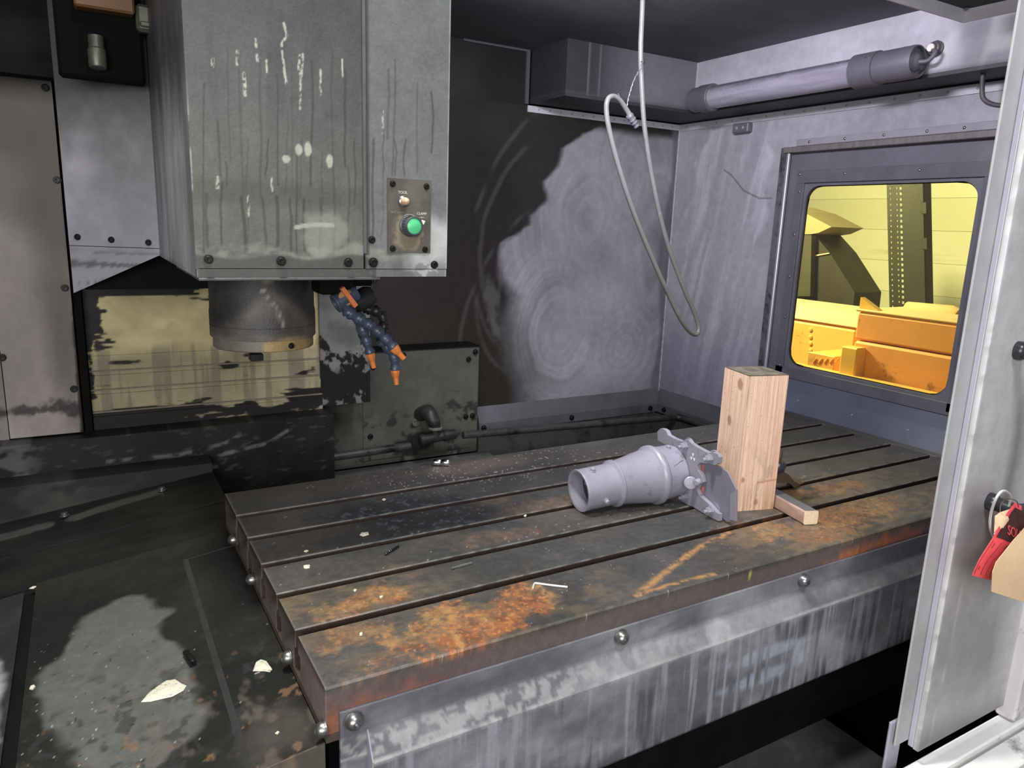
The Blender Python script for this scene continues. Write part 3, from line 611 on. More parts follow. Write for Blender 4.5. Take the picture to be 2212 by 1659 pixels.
zs = [.40, .245, .197, .15, .098, .06]
zl = [at(182, y, 'y', 1.4)[2] for y in (640, 773, 815, 855, 902)] ; zl = [.43] + [float(z) for z in zl[1:]] + [.0]
for i in range(5):
    G().grid((-.247, 1.4 - .006 * i, zl[i + 1] + .003), (.634, 0, 0), (0, 0, zl[i] - zl[i + 1] - .003 + .004), 230, int(6 + 260 * (zl[i] - zl[i + 1])), (0, .012, 0)).paint(p_beige).build('cover_leaf', painted, tc_)
    if 0 < i < 4: G().box((-.247, 1.4 - .006 * i - .004, zl[i + 1] + .014), (.387, 1.4 - .006 * i, zl[i + 1] + .018)).build('leaf_bead', mat('bead_beige', (120, 114, 96), .5, 0, .3, 20, .1), tc_)
G().box((-.3, 1.415, -.2), (.4, 1.43, 1.2)).box((-.268, 1.36, -.02), (-.25, 1.41, .95)).box((.386, 1.385, -.02), (.398, 1.41, .5)).build('channel', soot, tc_)
# splashed panel right of it
sp = thing('splash_panel', (.47, 1.38, .01), 'small oil-splashed panel hanging right of the beige slat cover', 'machine panel')
def p_sp(v):
    x, y, z = v.T; c = soot_mix(x * 5, z * 5, (96, 96, 92), (122, 122, 118), 201)
    f = fbm(x * 22 + z * 10, z * 16 - x * 8, 202, 5) + .35 * ss(.25, .03, z) - .12 * ss(.1, .04, z)
    return mixc(c, lin(24, 24, 24), ss(.6, .66, f) * ss(.36, .26, z))
p0 = at(694, 878, 'y', 1.38); p1 = at(800, 872, 'y', 1.38)
G().grid((p0[0], 1.38, p0[2]), (p1[0] - p0[0], 0, 0), (0, 0, .46), 90, 160, (0, .01, 0)).paint(p_sp).build('sheet', painted, sp)
# base casting below the column and the plate that carries the coolant pipe
cb = thing('column_base', (0, 1.42, -.2), 'black scratched base casting under the column', 'machine base')
def p_cb(v):
    x, y, z = v.T; c = soot_mix(x * 3, z * 3, (20, 20, 19), (33, 33, 31), 211)
    for k, pts in enumerate([[(-.22, -.045), (-.05, -.05), (.08, -.03), (.12, -.01)], [(-.24, -.075), (.0, -.075), (.1, -.06)], [(.08, -.06), (.2, -.045), (.27, -.005)], [(-.1, -.1), (.05, -.098)]]):
        c = mixc(c, lin(112, 116, 112), .7 * seg(x, z + .004 * (fbm(x * 60, z * 9, 212) - .5), pts, .005, 0, .6) * ss(.35, .55, fbm(x * 40, z * 40, 213 + k)))
    c = mixc(c, lin(66, 67, 63), .7 * ss(.68, .74, fbm(x * 30, z * 90, 216)))
    return mixc(c, lin(100, 100, 98), .8 * ss(-.35, -.42, x) * ss(.5, .6, fbm(x * 12, z * 20, 217)))
G().grid((-.62, 1.3, -.2), (1.02, 0, 0), (0, 0, .225), 180, 60, (0, .12, 0)).paint(p_cb).build('casting', painted, cb)
ac = thing('access_plate', (.75, 1.5, -.2), 'grey-green bolted access plate low on the back wall', 'machine panel')
def p_ac(v):
    x, y, z = v.T; n = len(x); c = mixc(np.broadcast_to(lin(72, 73, 67), (n, 3)), lin(88, 89, 81), ss(.3, .7, fbm(x * 5, z * 5, 221, 5)))
    c = mixc(c, lin(74, 73, 68), .55 * ss(.02, .2, z)); c = mixc(c, lin(38, 38, 36), .8 * ss(.62, .7, fbm(x * 24, z * 24, 222)) * ss(.55, .7, fbm(x * 4, z * 4, 223) + .25 * ss(.1, -.1, z)))
    c = mixc(c, lin(28, 28, 27), .9 * blob(x, z, .76, -.17, .09, .035, .2, 224, 30, .7, .3)); c = mixc(c, lin(60, 62, 60), .7 * ss(.5, .6, fbm(x * 7, z * 60, 225)) * ss(.5, .4, x))
    return c
q0 = at(1035, 748, 'y', 1.5); q1 = at(1015, 932, 'y', 1.5)
G().grid((.4, 1.5, -.23), (q0[0] - .4, 0, 0), (0, 0, q0[2] + .23), 150, 110, (0, .105, 0)).paint(p_ac).build('plate', painted, ac)
G().grid((.56, 1.496, -.21), (q0[0] - .03 - .56, 0, 0), (0, 0, q0[2] - .035 + .21), 110, 90, (0, .004, 0)).paint(p_ac).build('cover_plate', painted, ac)
G().box((.6, 1.495, q0[2] + .0), (q0[0], 1.6, q0[2] + .004)).build('soot_ledge', soot, ac)
for px, py in ((1012, 776), (1027, 760), (1006, 900), (1020, 898), (800, 943), (871, 767), (806, 792)): screw(ac, at(px, py, 'y', 1.4955), (0, -1, 0), .008, dark_steel, 'cap')
# ledge flange at its foot
lf = thing('ledge_strip', (.5, 1.4, -.24), 'dull green flat ledge strip along the foot of the back wall', 'ledge')
G().box((.05, 1.23, -.26), (1.05, 1.5, -.235), .002).build('ledge_plate', mat('ledge_green', (96, 101, 92), .5, 0, .2, 8, .15, 120, dirt=((26, 26, 25), .42, 5)), lf)
G().box((.03, 1.21, -.45), (1.955, 1.23, -.236)).build('ledge_web', mat('web_green', (78, 82, 76), .55, 0, .25, 6, .15, dirt=((26, 26, 26), .4, 6)), lf)
tg = thing('back_trough', (1.2, 1.2, -.45), 'dark drain trough between the table and the back wall', 'trough')
G().box((-.05, .81, -.47), (1.955, 1.205, -.45)).box((1.06, 1.231, -.47), (1.955, 1.6, -.3)).build('trough_floor', mat('trough_soot', (48, 50, 50), .5, 0, .4, 6, .2, dirt=((86, 90, 88), .12, 5)), tg)

G().box((1.06, 1.585, -.3), (1.955, 1.6, -.19)).box((1.945, 1.235, -.3), (1.955, 1.585, -.19)).build('trough_side', mat('trough_green', (72, 76, 72), .5, 0, .25, 6, .15, dirt=((30, 31, 30), .4, 6)), tg)

# ================================================================== SPINDLE HEAD
YH = .35
hL = at(425, 598, 'y', YH); hR = at(963, 598, 'y', YH); XL, XRH, ZB = hL[0], hR[0], .523; ZH = 1.32
xs_ = at(786, 300, 'y', YH)[0]; zlip = at(700, 580, 'y', YH)[2]
hd = thing('spindle_head', (.12, .6, .523), 'big grey sheet-metal spindle head streaked with drip stains', 'spindle head')
def pq(px, py): p = at(px, py, 'y', YH); return (p[0], p[2])
DR = []
rnd = random.Random(3)
for px, y0, y1 in [(441, 180, 545), (447, 420, 530), (470, 260, 380), (480, 395, 530), (492, 100, 350), (487, 350, 400), (516, 130, 420), (521, 425, 540), (536, 300, 540), (562, 140, 425), (566, 425, 540), (580, 300, 380), (598, 160, 400), (597, 425, 530), (622, 240, 420), (630, 130, 400), (626, 430, 545), (642, 320, 545), (652, 300, 430), (657, 430, 545), (673, 130, 400), (697, 330, 440), (692, 430, 550), (718, 110, 550), (716, 480, 550), (745, 150, 360), (752, 360, 550), (765, 300, 440), (806, 300, 520), (826, 280, 380), (826, 380, 520), (850, 300, 378), (852, 130, 378), (876, 300, 380), (900, 180, 375), (838, 150, 300), (930, 200, 330)]:
    P_ = []; x = px
    for k in range(6):
        P_.append(pq(x, y0 + (y1 - y0) * k / 5)); x += rnd.uniform(-3.4, 3.4)
    DR.append((P_, rnd.uniform(.0011, .002) if y0 < 400 else rnd.uniform(.0018, .0027), rnd.uniform(.3, .7) if y0 < 400 else rnd.uniform(.55, .85)))
WH = [([(613, 50), (620, 75), (609, 95), (614, 155), (619, 180)], .0022), ([(648, 120), (645, 145), (650, 165), (648, 235)], .0022), ([(655, 118), (652, 160)], .002), ([(527, 160), (530, 205)], .0028), ([(513, 112), (513, 138)], .0028), ([(692, 152), (694, 205)], .002), ([(575, 130), (576, 165)], .002), ([(553, 85), (553, 100)], .0025), ([(555, 118), (556, 132)], .0022), ([(739, 128), (740, 165)], .0016), ([(459, 128), (460, 142)], .0025), ([(469, 383), (470, 405)], .003), ([(536, 420), (537, 465)], .0022), ([(826, 240), (824, 290)], .0018), ([(587, 385), (588, 412)], .002)]
WH = [([pq(*p) for p in pts], w_) for pts, w_ in WH]
LS = [(645, 322, .006, .009), (665, 323, .006, .012), (712, 346, .006, .011), (618, 344, .006, .006)]
def p_head(v):
    x, y, z = v.T; n = len(x)
    c = mixc(np.broadcast_to(lin(86, 88, 84), (n, 3)), lin(100, 102, 97), ss(.3, .7, fbm(x * 8, z * 4, 231, 5)))
    c = mixc(c, lin(98, 99, 91), .6 * ss(.74, .66, z)); c = mixc(c, lin(76, 76, 71), .55 * ss(.03, .012, abs(z - at(600, 420, 'y', YH)[2]) + .006 * fbm(x * 20, z * 20, 232)))
    c = mixc(c, lin(60, 63, 65), .75 * ss(.7, .95, z)); c = mixc(c, lin(66, 68, 66), .4 * ss(.55, .7, fbm(x * 60, z * 4, 233)) * ss(.7, .85, z))
    c = mixc(c, lin(116, 119, 120), .55 * (x > xs_ + .004)); c = c * (.86 + .28 * fbm(x * 240, z * 240, 247, 3))[:, None]
    for P_, w_, a in DR: c = mixc(c, lin(58, 59, 55), a * seg(x, z, P_, w_, 0, .5))
    for P_, w_ in WH: c = mixc(c, lin(180, 184, 168), .8 * seg(x + .002 * (fbm(x * 150, z * 90, 244) - .5), z, P_, w_ * .8, 0, .6) * ss(.34, .52, fbm(x * 300, z * 200, 234)))
    for px, py, rx, rz in LS:
        a, b = pq(px, py); c = mixc(c, lin(166, 172, 156), .85 * blob(x, z, a, b, rx, rz, 0, px, 90, .4, .2))
    c = mixc(c, lin(170, 174, 158), .7 * seg(x, z, [pq(640, 491), pq(662, 487), pq(700, 485), pq(718, 487)], .0035, 0, .3)); c = mixc(c, lin(148, 152, 138), .45 * blob(x, z, *pq(700, 505), .04, .035, 0, 235, 40, .3, .2))
    ze = at(600, 552, 'y', YH)[2]; wob = .006 * (fbm(x * 60, z * 5, 236) - .5) + .004 * np.sin(x * 50)
    c = mixc(c, lin(140, 144, 130), .6 * ss(.016, .004, abs(z - ze - wob - .008)) * ss(.3, .55, fbm(x * 30, z * 60, 246))); c = mixc(c, lin(74, 76, 73), .8 * ss(ze + wob, ze + wob - .005, z) * (x < xs_ + .02))
    # bright lower right corner
    br_ = blob(x, z, *pq(945, 540), .055, .06, 0, 237, 22, .5, .4) * (x > xs_ + .02); c = mixc(c, lin(186, 190, 186), .8 * br_); c = mixc(c, lin(100, 103, 99), .7 * (x > xs_) * ss(ze + .01, ze - .02, z) * ss(.5, .56, fbm(x * 50, z * 50, 238)))
    c = mixc(c, lin(176, 180, 174), .5 * ss(.003, .001, XRH - x) * ss(.1, .6, fbm(z * 25, x * 0, 240))); c = mixc(c, lin(170, 174, 166), .6 * ss(.003, .001, x - XL) * ss(.4, .6, fbm(z * 30, x * 0, 241)) * ss(.85, .7, z))
    return mixc(c, lin(58, 60, 58), .7 * ss(.006, .002, abs(x - xs_ - .004)) * (z > .56))
G().grid((XL, YH, zlip), (xs_ - XL - .002, 0, 0), (0, 0, ZH - zlip), 190, 330, (0, .004, 0)).paint(p_head).build('front_cover', painted, hd)
G().grid((xs_ + .001, YH - .003, zlip), (XRH - xs_ - .001, 0, 0), (0, 0, ZH - zlip), 100, 330, (0, .007, 0)).paint(p_head).build('access_cover', painted, hd)
G().box((xs_ - .003, YH - .0065, .562), (xs_ + .0025, YH - .002, ZH), .001).build('cover_fold', mat('fold_grey', (86, 88, 86), .45, 0, .2, 20, .1), hd)
G().grid((XL, YH - .001, ZB), (XRH - XL, 0, 0), (0, 0, zlip - ZB - .001), 220, 14, (0, .01, 0)).paint(p_head).build('bottom_lip', painted, hd)
G().box((XL + .002, YH - .004, ZB - .005), (at(820, 598, 'y', YH)[0], YH + .3, ZB - .0005), .001).build('bottom_edge', mat('edge_grey', (78, 80, 78), .5, 0, .2, 40, .2), hd)
sY = at(345, 545, 'x', XL)[1]
def p_side(v):
    x, y, z = v.T; n = len(x); u = y + x
    c = mixc(np.broadcast_to(lin(132, 130, 135), (n, 3)), lin(182, 179, 185), ss(.3, .7, fbm(u * 10, z * 3, 251, 5)))
    c = mixc(c, lin(84, 84, 88), .35 * ss(.5, .66, fbm(u * 20, z * 3.2, 252))); c = mixc(c, lin(44, 44, 46), .85 * ss(.74, .92, z + .08 * fbm(u * 12, z * 6, 253)))
    c = mixc(c, lin(158, 156, 164), .5 * ss(.5, .6, fbm(u * 16, z * 2, 254)) * ss(.75, .6, z)); c = mixc(c, lin(70, 70, 74), .7 * ss(.52, .6, fbm(u * 6, z * 70, 255)) * ss(.535, .52, z))
    return c
G().grid((XL, YH + .005, ZB), (0, sY - YH, 0), (0, 0, ZH - ZB), 110, 200, (.005, 0, 0)).paint(p_side).build('side_cover', painted, hd)
eL = np.array([-.262, 1.05, 0]); eR = np.array([XL, sY, 0])
G().grid((eL[0], eL[1], .54), eR - eL, (0, 0, ZH - .54), 110, 200, (0, .006, 0)).paint(p_side).build('rear_shroud', painted, hd)
nm = np.cross(eR - eL, (0, 0, 1)); nm /= np.linalg.norm(nm); nm = nm if nm[1] < 0 else -nm
zl_ = at(160, 633, 'y', 1.05)[2]; g = G(); nn = 60
V_ = []; 
for i in range(nn + 1):
    t = i / nn; p = eL + (eR - eL) * t; zb = zl_ + (.525 - zl_) * t
    for j in range(13): V_.append((p[0], p[1], zb + (.5385 - zb) * j / 12))
V2 = [tuple(np.array(p) + np.array([0, .006, 0])) for p in V_]
g.add(V_, [(i * 13 + j, (i + 1) * 13 + j, (i + 1) * 13 + j + 1, i * 13 + j + 1) for i in range(nn) for j in range(12)]); g.add(V2, [(i * 13 + j + 1, (i + 1) * 13 + j + 1, (i + 1) * 13 + j, i * 13 + j) for i in range(nn) for j in range(12)])
g.paint(p_side).build('shroud_gusset', painted, hd)
for px, py in ((168, 512), (241, 518), (321, 524)):
    p = atp(px, py, eL, nm); screw(hd, p + nm * .0005, nm, .0055, dark_steel, 'cap', 'screw')
G().box((XRH - .005, YH + .005, ZB), (XRH, 1.0, ZH)).build('right_cover', dark_paint, hd)
G().box((XL + .004, YH + .02, ZB + .004), (XRH - .01, 1.36, ZB + .03)).box((XL + .02, .95, ZB + .03), (XRH - .01, 1.37, ZH)).box((XL - .15, 1.06, .44), (XRH, 1.37, ZH)).build('inner_body', soot, hd)
for px, py, r in ((450, 560, .0055), (607, 564, .006), (752, 567, .006), (806, 567, .0065), (938, 572, .0055), (803, 518, .005)): screw(hd, at(px, py, 'y', YH - .003) , (0, -1, 0), r, dark_steel, 'cap', 'screw')
# spindle
ys = .62; a = at(453, 735, 'y', ys); b = at(680, 735, 'y', ys); sc_ = ((a[0] + b[0]) / 2, ys); RS = (b[0] - a[0]) / 2 * .985
zsb = at(570, 762, 'y', ys - RS * .9)[2]
def p_spin(v):
    x, y, z = v.T; n = len(x); c = mixc(np.broadcast_to(lin(74, 72, 70), (n, 3)), lin(104, 100, 96), ss(.3, .7, fbm(x * 12, z * 12, 261, 5)))
    lowr = ss(zsb + .035, zsb + .02, z); c = mixc(c, lin(126, 118, 110), .7 * lowr); c = mixc(c, lin(170, 146, 96), .8 * lowr * blob(x, z, sc_[0] + .03, zsb + .01, .05, .014, 0, 262, 40, .6))
    c = mixc(c, lin(34, 33, 32), .8 * ss(.02, -.02, (x - sc_[0]) * .0 + (zsb + .085) - z + .05 * (fbm(x * 9, z * 9, 263) - .4)) * 0)
    cone_ = ss(.02, -.015, abs(x - sc_[0] + .0) - .11 * (1 - (z - zsb - .02) / .1)); c = mixc(c, lin(40, 39, 38), .8 * (1 - cone_) * ss(zsb + .03, zsb + .05, z))
    up_ = ss(zsb + .12, zsb + .15, z); c = mixc(c, lin(52, 48, 44), .7 * up_); c = mixc(c, lin(190, 172, 140), .9 * up_ * ss(.55, .62, fbm(x * 34, z * 34, 264)) * blob(x, z, sc_[0], zsb + .165, .05, .03, 0, 265, 20, .3))
    c = mixc(c, lin(170, 166, 162), .7 * seg(x, z, [(sc_[0] - .02, zsb + .12), (sc_[0] + .005, zsb + .08), (sc_[0] + .015, zsb + .05)], .004) * ss(.4, .6, fbm(x * 200, z * 200, 266)) * (y < ys))
    return c
sg = G(); pr = [(.0, -.005), (RS * .5, -.005), (RS * .5, 0), (RS * .93, 0), (RS * .95, .002), (RS * .95, .021), (RS * .99, .022), (RS, .0235), (RS, .0445), (RS * .985, .045), (RS * .985, .0465), (RS, .047), (RS, .07), (RS * .985, .08), (RS * .98, .19)]
pr2 = []
for (r0_, z0_), (r1_, z1_) in zip(pr[:-1], pr[1:]):
    k = max(1, int(abs(z1_ - z0_) / .006)); pr2 += [(r0_ + (r1_ - r0_) * i / k, z0_ + (z1_ - z0_) * i / k) for i in range(k)]
sg.lathe(pr2 + [pr[-1]], (sc_[0], ys, zsb), (0, 0, 1), 120).paint(p_spin); sp_ = sg.build('spindle_nose', cast, hd, True)
screw(sp_, (sc_[0] + .031, ys - RS * .935, zsb + .011), (.2, -1, 0), .0045, dark_steel, 'cap', 'screw')
for dx, dy in ((-.03, -.07), (.03, .07)): G().box((sc_[0] + dx - .012, ys + dy - .01, zsb - .017), (sc_[0] + dx + .012, ys + dy + .01, zsb - .004), .001).build('drive_key', dark_steel, sp_)
# push-button plate on the head
YP = YH - .0035
c0 = at(836, 384, 'y', YP); c1 = at(928, 547, 'y', YP); cp = thing('clamp_panel', (c0[0], YP, c1[2]), 'small dark control plate with green button on the spindle head', 'control panel')
c0 = (c0[0], c0[2]); c1 = (c1[0], c1[2])
def p_cp(v):
    x, y, z = v.T; c = soot_mix(x * 12, z * 12, (82, 79, 72), (98, 94, 86), 271)
    k = blob(x, z, c0[0] + .035, c1[1] + .035, .026, .03, 0, 272, 50, .5, .15); return mixc(c, lin(134, 122, 100), .75 * k)
G().grid((c0[0], YP - .003, c1[1]), (c1[0] - c0[0], 0, 0), (0, 0, c0[1] - c1[1]), 60, 90, (0, .003, 0)).paint(p_cp).build('face_plate', painted, cp)
YQ = YP - .003
white_ink = mat('white_ink', (206, 204, 196), .6, 0, .12, 90, 0); faded_ink = mat('faded_ink', (128, 124, 114), .6, 0, .12, 90, 0)
def cq(px, py): p = at(px, py, 'y', YQ); return np.array([p[0], YQ - .0003, p[2]])
for px, py in ((848, 397), (921, 403), (848, 537), (918, 539)): screw(cp, cq(px, py), (0, -1, 0), .0042, dark_steel, 'cap', 'screw')
text('lettering', 'TOOL', cq(870, 416), (1, 0, 0), (0, 0, 1), .0046, white_ink, cp); text('lettering', '\u2013CB\u2013', cq(886, 418), (1, 0, 0), (0, 0, 1), .0042, faded_ink, cp) if False else None
text('lettering', 'CLAMP', cq(911, 462), (1, 0, 0), (0, 0, 1), .0042, white_ink, cp); text('lettering', 'UNCLAMP', cq(858, 459), (1, 0, 0), (0, 0, 1), .0038, faded_ink, cp)
g = G(); p = cq(911, 470); g.box(p + (-.005, 0, -.0003), p + (.005, .0003, .0003)).box(p + (-.0003, 0, -.0016), p + (.0003, .0003, .0016)); g.build('clamp_symbol', white_ink, cp)
kb = cq(884, 488); kc = kb + np.array([0, -.0, 0])
arc = [kc + np.array([.0195 * math.cos(math.radians(t_)), -.0002, .0195 * math.sin(math.radians(t_))]) for t_ in range(45, 125, 5)]; G().tube(arc, .0004, 5).build('dial_arc', white_ink, cp)
p = cq(871, 435); ind = G().lathe([(.0095, 0), (.0095, .003), (.008, .0045), (.0065, .005)], p, (0, -1, 0), 20); ind.build('lamp_bezel', steel, cp, True)
G().lathe([(.0066, .003), (.0066, .012), (.005, .0165), (.002, .0185), (0, .0188)], p, (0, -1, 0), 18).build('indicator_lamp', mat('lamp_lens', (206, 170, 140), .15, 0, .3, 120, 0), cp, True)
kn = G(); n = 40; KR = .0165
for i, (r_, z_) in enumerate([(KR * 1.12, 0), (KR * 1.12, .004), (KR, .005), (KR, .022), (KR * .9, .0235), (KR * .82, .0235), (KR * .8, .021), (0, .021)]): pass
kn.lathe([(KR * 1.12, 0), (KR * 1.12, .004), (KR, .005), (KR, .022), (KR * .9, .0245), (KR * .82, .0245), (KR * .8, .021)], kc, (0, -1, 0), 40); kn.build('knob', mat('knob_grey', (70, 74, 78), .35, 0, .15, 90, .05), cp, True)
for i in range(24):
    a_ = 2 * math.pi * i / 24; q = kc + np.array([KR * math.cos(a_), -.013, KR * math.sin(a_)]); kn2 = G().box(q + (-.0008, -.007, -.0008), q + (.0008, .007, .0008))
    o = kn2.build('knob_rib', MATS['knob_grey'], cp)
G().lathe([(KR * .8, .0), (KR * .8, .0225), (KR * .6, .0242), (0, .0248)], kc, (0, -1, 0), 30).build('green_button', mat('green_lens', (84, 194, 130), .3, 0, .06, 60, 0), cp, True)
q = kc + np.array([.0175, -.02, .0075]); o = G().poly([q + (-.004, 0, -.003), q + (.001, 0, -.0045), q + (.004, 0, .0015), q + (-.001, 0, .0035)], (0, .004, 0)).build('pointer', mat('white_plastic', (222, 220, 210), .5, 0, .05), cp)

# ================================================================== FLEXIBLE COOLANT NOZZLES
blue_m = mat('hose_blue', (60, 70, 88), .36, 0, .2, 60, .1, 200); black_m = mat('hose_black', (36, 36, 38), .4, 0, .25, 60, .1, 200); org_m = mat('nozzle_orange', (206, 122, 58), .4, 0, .14, 60, .1)
def locline(pts, r, M, nozzle, label, yv, nseg, dark=False):
    P_ = [at(px, py, 'y', y_) for (px, py), y_ in zip(pts, yv)]
    path = bez(P_, 12); d = [0]
    for p, q in zip(path[:-1], path[1:]): d.append(d[-1] + np.linalg.norm(q - p))
    pos = lambda s: np.array([np.interp(s, d, [p[i] for p in path]) for i in range(3)])
    t = thing('coolant_nozzle', path[0], label, 'coolant hose', 'flexible coolant nozzles under the spindle head')
    L = d[-1]; nz = .026 if nozzle else 0
    for k in range(nseg):
        s0 = (L - nz) * k / nseg; s1 = (L - nz) * (k + 1) / nseg; p, q = pos(s0), pos(s1); ax = q - p; l = np.linalg.norm(ax); sc = r * (1.12 - .2 * k / nseg)
        G().lathe([(sc * .55, -.1 * l), (sc * .9, 0), (sc * 1.0, .14 * l), (sc * .96, .3 * l), (sc * .72, .48 * l), (sc * .7, .56 * l), (sc * .86, .66 * l), (sc * 1.05, .9 * l), (sc * 1.05, 1.0 * l), (sc * .95, 1.04 * l), (sc * .6, 1.04 * l)], p, ax, 18).build('hose_segment', M, t, True)
    if nozzle:
        p, q = pos(L - nz), pos(L); ax = path[-1] - pos(L - .01); r2 = r * .8
        G().lathe([(r2 * .6, -.002), (r2 * 1.1, 0), (r2 * 1.12, .006), (r2 * .95, .012), (r2 * .66, .018), (r2 * .58, .0325), (r2 * .35, .0325), (r2 * .3, .02), (0, .02)], p, ax, 8).build('nozzle_tip', org_m, t, False)
    return t
locline([(740, 655), (755, 676), (792, 697), (826, 724), (848, 748), (868, 770)], .0115, blue_m, True, 'front blue ball-joint coolant nozzle pointing down right, orange tip', [.5, .498, .49, .485, .48, .475], 6)
locline([(776, 690), (790, 730), (797, 752), (806, 788)], .0105, blue_m, True, 'shorter blue coolant nozzle with the leftmost orange tip', [.52, .525, .525, .525], 3)
locline([(822, 735), (850, 765), (852, 785), (856, 824)], .0105, blue_m, True, 'blue coolant nozzle hanging lowest with straight-down orange tip', [.53, .53, .53, .53], 3)
locline([(780, 655), (795, 668), (812, 672), (826, 682), (830, 695), (828, 712), (822, 735)], .0105, black_m, False, 'black coolant hose curling behind the blue ones', [.56, .56, .56, .555, .55, .545, .53], 6)
vp = at(748, 640, 'y', .5)
vv = thing('coolant_valve', vp, 'dark blue tap body with orange lever under the spindle head', 'valve')
va = at(718, 660, 'y', .5) - at(768, 632, 'y', .5); p = at(768, 632, 'y', .5)
G().lathe([(.0, -.004), (.0155, -.002), (.017, .004), (.017, .04), (.0185, .041), (.0185, .046), (.012, .046), (.011, .03), (0, .03)], p, va, 22).build('valve_body', blue_m, vv, True)
G().lathe([(.0, -.012), (.016, -.01), (.021, .0), (.021, .03), (.016, .036)], at(795, 650, 'y', .53) + np.array([.0, 0, .01]), va, 20).build('valve_socket', black_m, vv, True)
a_ = at(740, 622, 'y', .475); b_ = at(770, 662, 'y', .475); d_ = (b_ - a_) / np.linalg.norm(b_ - a_); n_ = np.cross(d_, (0, 1, 0))
G().poly([a_ - n_ * .004, b_ - n_ * .0045, b_ + n_ * .0045, a_ + n_ * .004], (0, .012, 0)).build('lever', mat('lever_orange', (206, 118, 72), .4, 0, .2, 60, .1), vv)
G().lathe([(.0155, 0), (.0155, .006), (.013, .008), (0, .008)], (a_ + b_) / 2 + np.array([-.002, .018, -.002]), (0, -1, 0), 22).build('lever_disc', mat('disc_tan', (164, 120, 78), .4, 0, .2, 60, .1), vv, True)
G().box((p[0] - .07, .49, ZB - .045), (p[0] + .0, .56, ZB - .007), .006).box((p[0] + .0, .5, ZB - .03), (p[0] + .035, .56, ZB - .007), .004).build('manifold', soot, vv)
h_ = at(810, 603, 'y', .42); screw(hd, (h_[0], .42, ZB - .005), (0, 0, -1), .0075, dark_steel, 'nut', 'bolt')

# ================================================================== TOOL CHANGER IN THE DARK, UPPER LEFT
ta = thing('tool_changer', (-.2, .9, .9), 'shadowed black tool changer with a shiny gripper stub, upper left', 'tool changer')
a_ = at(127, 162, 'y', .9); b_ = at(305, 20, 'y', .9)
G().box((a_[0], .9, a_[2] - .0), (b_[0], .938, 1.3), .006).build('carousel_body', mat('changer_black', (12, 12, 11), .85, 0, .3, 10, .3, spec=.1), ta)
G().lathe([(.0, 0), (.015, 0), (.0165, .003), (.0165, .034), (.014, .037), (.014, .06)], at(212, 147, 'y', .88), (0, .15, 1), 18).build('gripper_stub', mat('dull_chrome', (96, 97, 86), .4, .5, .2, 40, .1), ta, True)
a_ = at(296, 66, 'y', .87); b_ = at(333, 12, 'y', .87); G().box((a_[0], .87, a_[2]), (b_[0], .9, b_[2]), .006).box((a_[0] + .006, .862, a_[2] + .008), (b_[0] - .004, .872, a_[2] + .018), .002).build('latch_block', MATS['dull_chrome'], ta)
a_ = at(160, 16, 'y', .88); b_ = at(288, 0, 'y', .88); G().box((a_[0], .86, a_[2]), (b_[0], .9, 1.1), .004).build('tan_block', mat('tan_varnish', (104, 74, 42), .5, 0, .25, 20, .1), ta)
tcv = thing('changer_cover', (-.5, 1.1, .95), 'dark sooty sheet cover along the top left corner', 'machine cover')
a_ = at(0, 155, 'y', 1.1); b_ = at(125, 160, 'y', 1.1); G().grid((-.72, 1.1, a_[2]), (b_[0] + .72, 0, 0), (0, 0, .4), 60, 40, (0, .06, 0)).paint(lambda v: soot_mix(v[:, 0] * 2, v[:, 2] * 5, (16, 17, 17), (30, 31, 30), 281)).build('sheet', mat('cover_soot', None, .8, 0, .2, 20, .2, spec=.1), tcv)

# ================================================================== COOLANT PIPE ALONG THE BACK
cpipe = thing('coolant_pipe', (.85, 1.42, -.2), 'dark threaded pipe with elbow and tee along the back', 'pipe')
pm = mat('pipe_iron', (78, 78, 74), .42, .35, .25, 30, .15, 120, dirt=((30, 30, 29), .35, 12))
YPi = 1.42
pl = [at(1000, 940, 'y', YPi), at(1250, 919, 'y', YPi), at(1450, 902, 'y', YPi)]; e_ = pl[-1]
G().tube(bez([pl[0], pl[1], e_, e_ + np.array([.03, -.01, 0]), e_ + np.array([.05, -.05, -.002]), e_ + np.array([.055, -.25, -.01]), e_ + np.array([.055, -.5, -.02])], 8), .0135, 14).build('long_run', pm, cpipe, True)
pr_ = [at(885, 963, 'y', YPi), at(700, 990, 'y', YPi - .02), at(530, 1011, 'y', YPi - .05)]
G().tube(bez(pr_, 8), .0135, 14).build('short_run', pm, cpipe, True)
tee = at(940, 945, 'y', YPi); tm = mat('tee_iron', (52, 53, 50), .45, .3, .3, 40, .25, 140)
tv = pl[0] - pr_[0]; tv /= np.linalg.norm(tv)
G().lathe([(.018, -.06), (.021, -.058), (.021, -.04), (.017, -.038), (.017, .03), (.021, .032), (.021, .05), (.0175, .052), (.0175, .075), (.016, .08)], tee, tv, 16).build('tee', tm, cpipe, True)
el = [tee, tee + (0, 0, .05), at(935, 915, 'y', YPi) + (0, 0, .012), at(925, 890, 'y', YPi + .02), at(908, 895, 'y', YPi + .073)]
G().tube(bez(el, 8), [.018] * 12 + [.024] * 12 + [.026] * 9, 16).build('elbow', tm, cpipe, True)
G().lathe([(.024, 0), (.026, .002), (.026, .008), (.024, .01)], tee + (0, 0, .03), (0, 0, 1), 18).build('elbow_collar', mat('collar_light', (120, 122, 112), .4, .3), cpipe, True)
G().lathe([(.0, 0), (.014, 0), (.014, .012), (.009, .012), (.009, .003), (0, .003)], at(896, 911, 'y', 1.496), (0, -1, 0), 16).build('port_ring', MATS['collar_light'], cpipe, True)

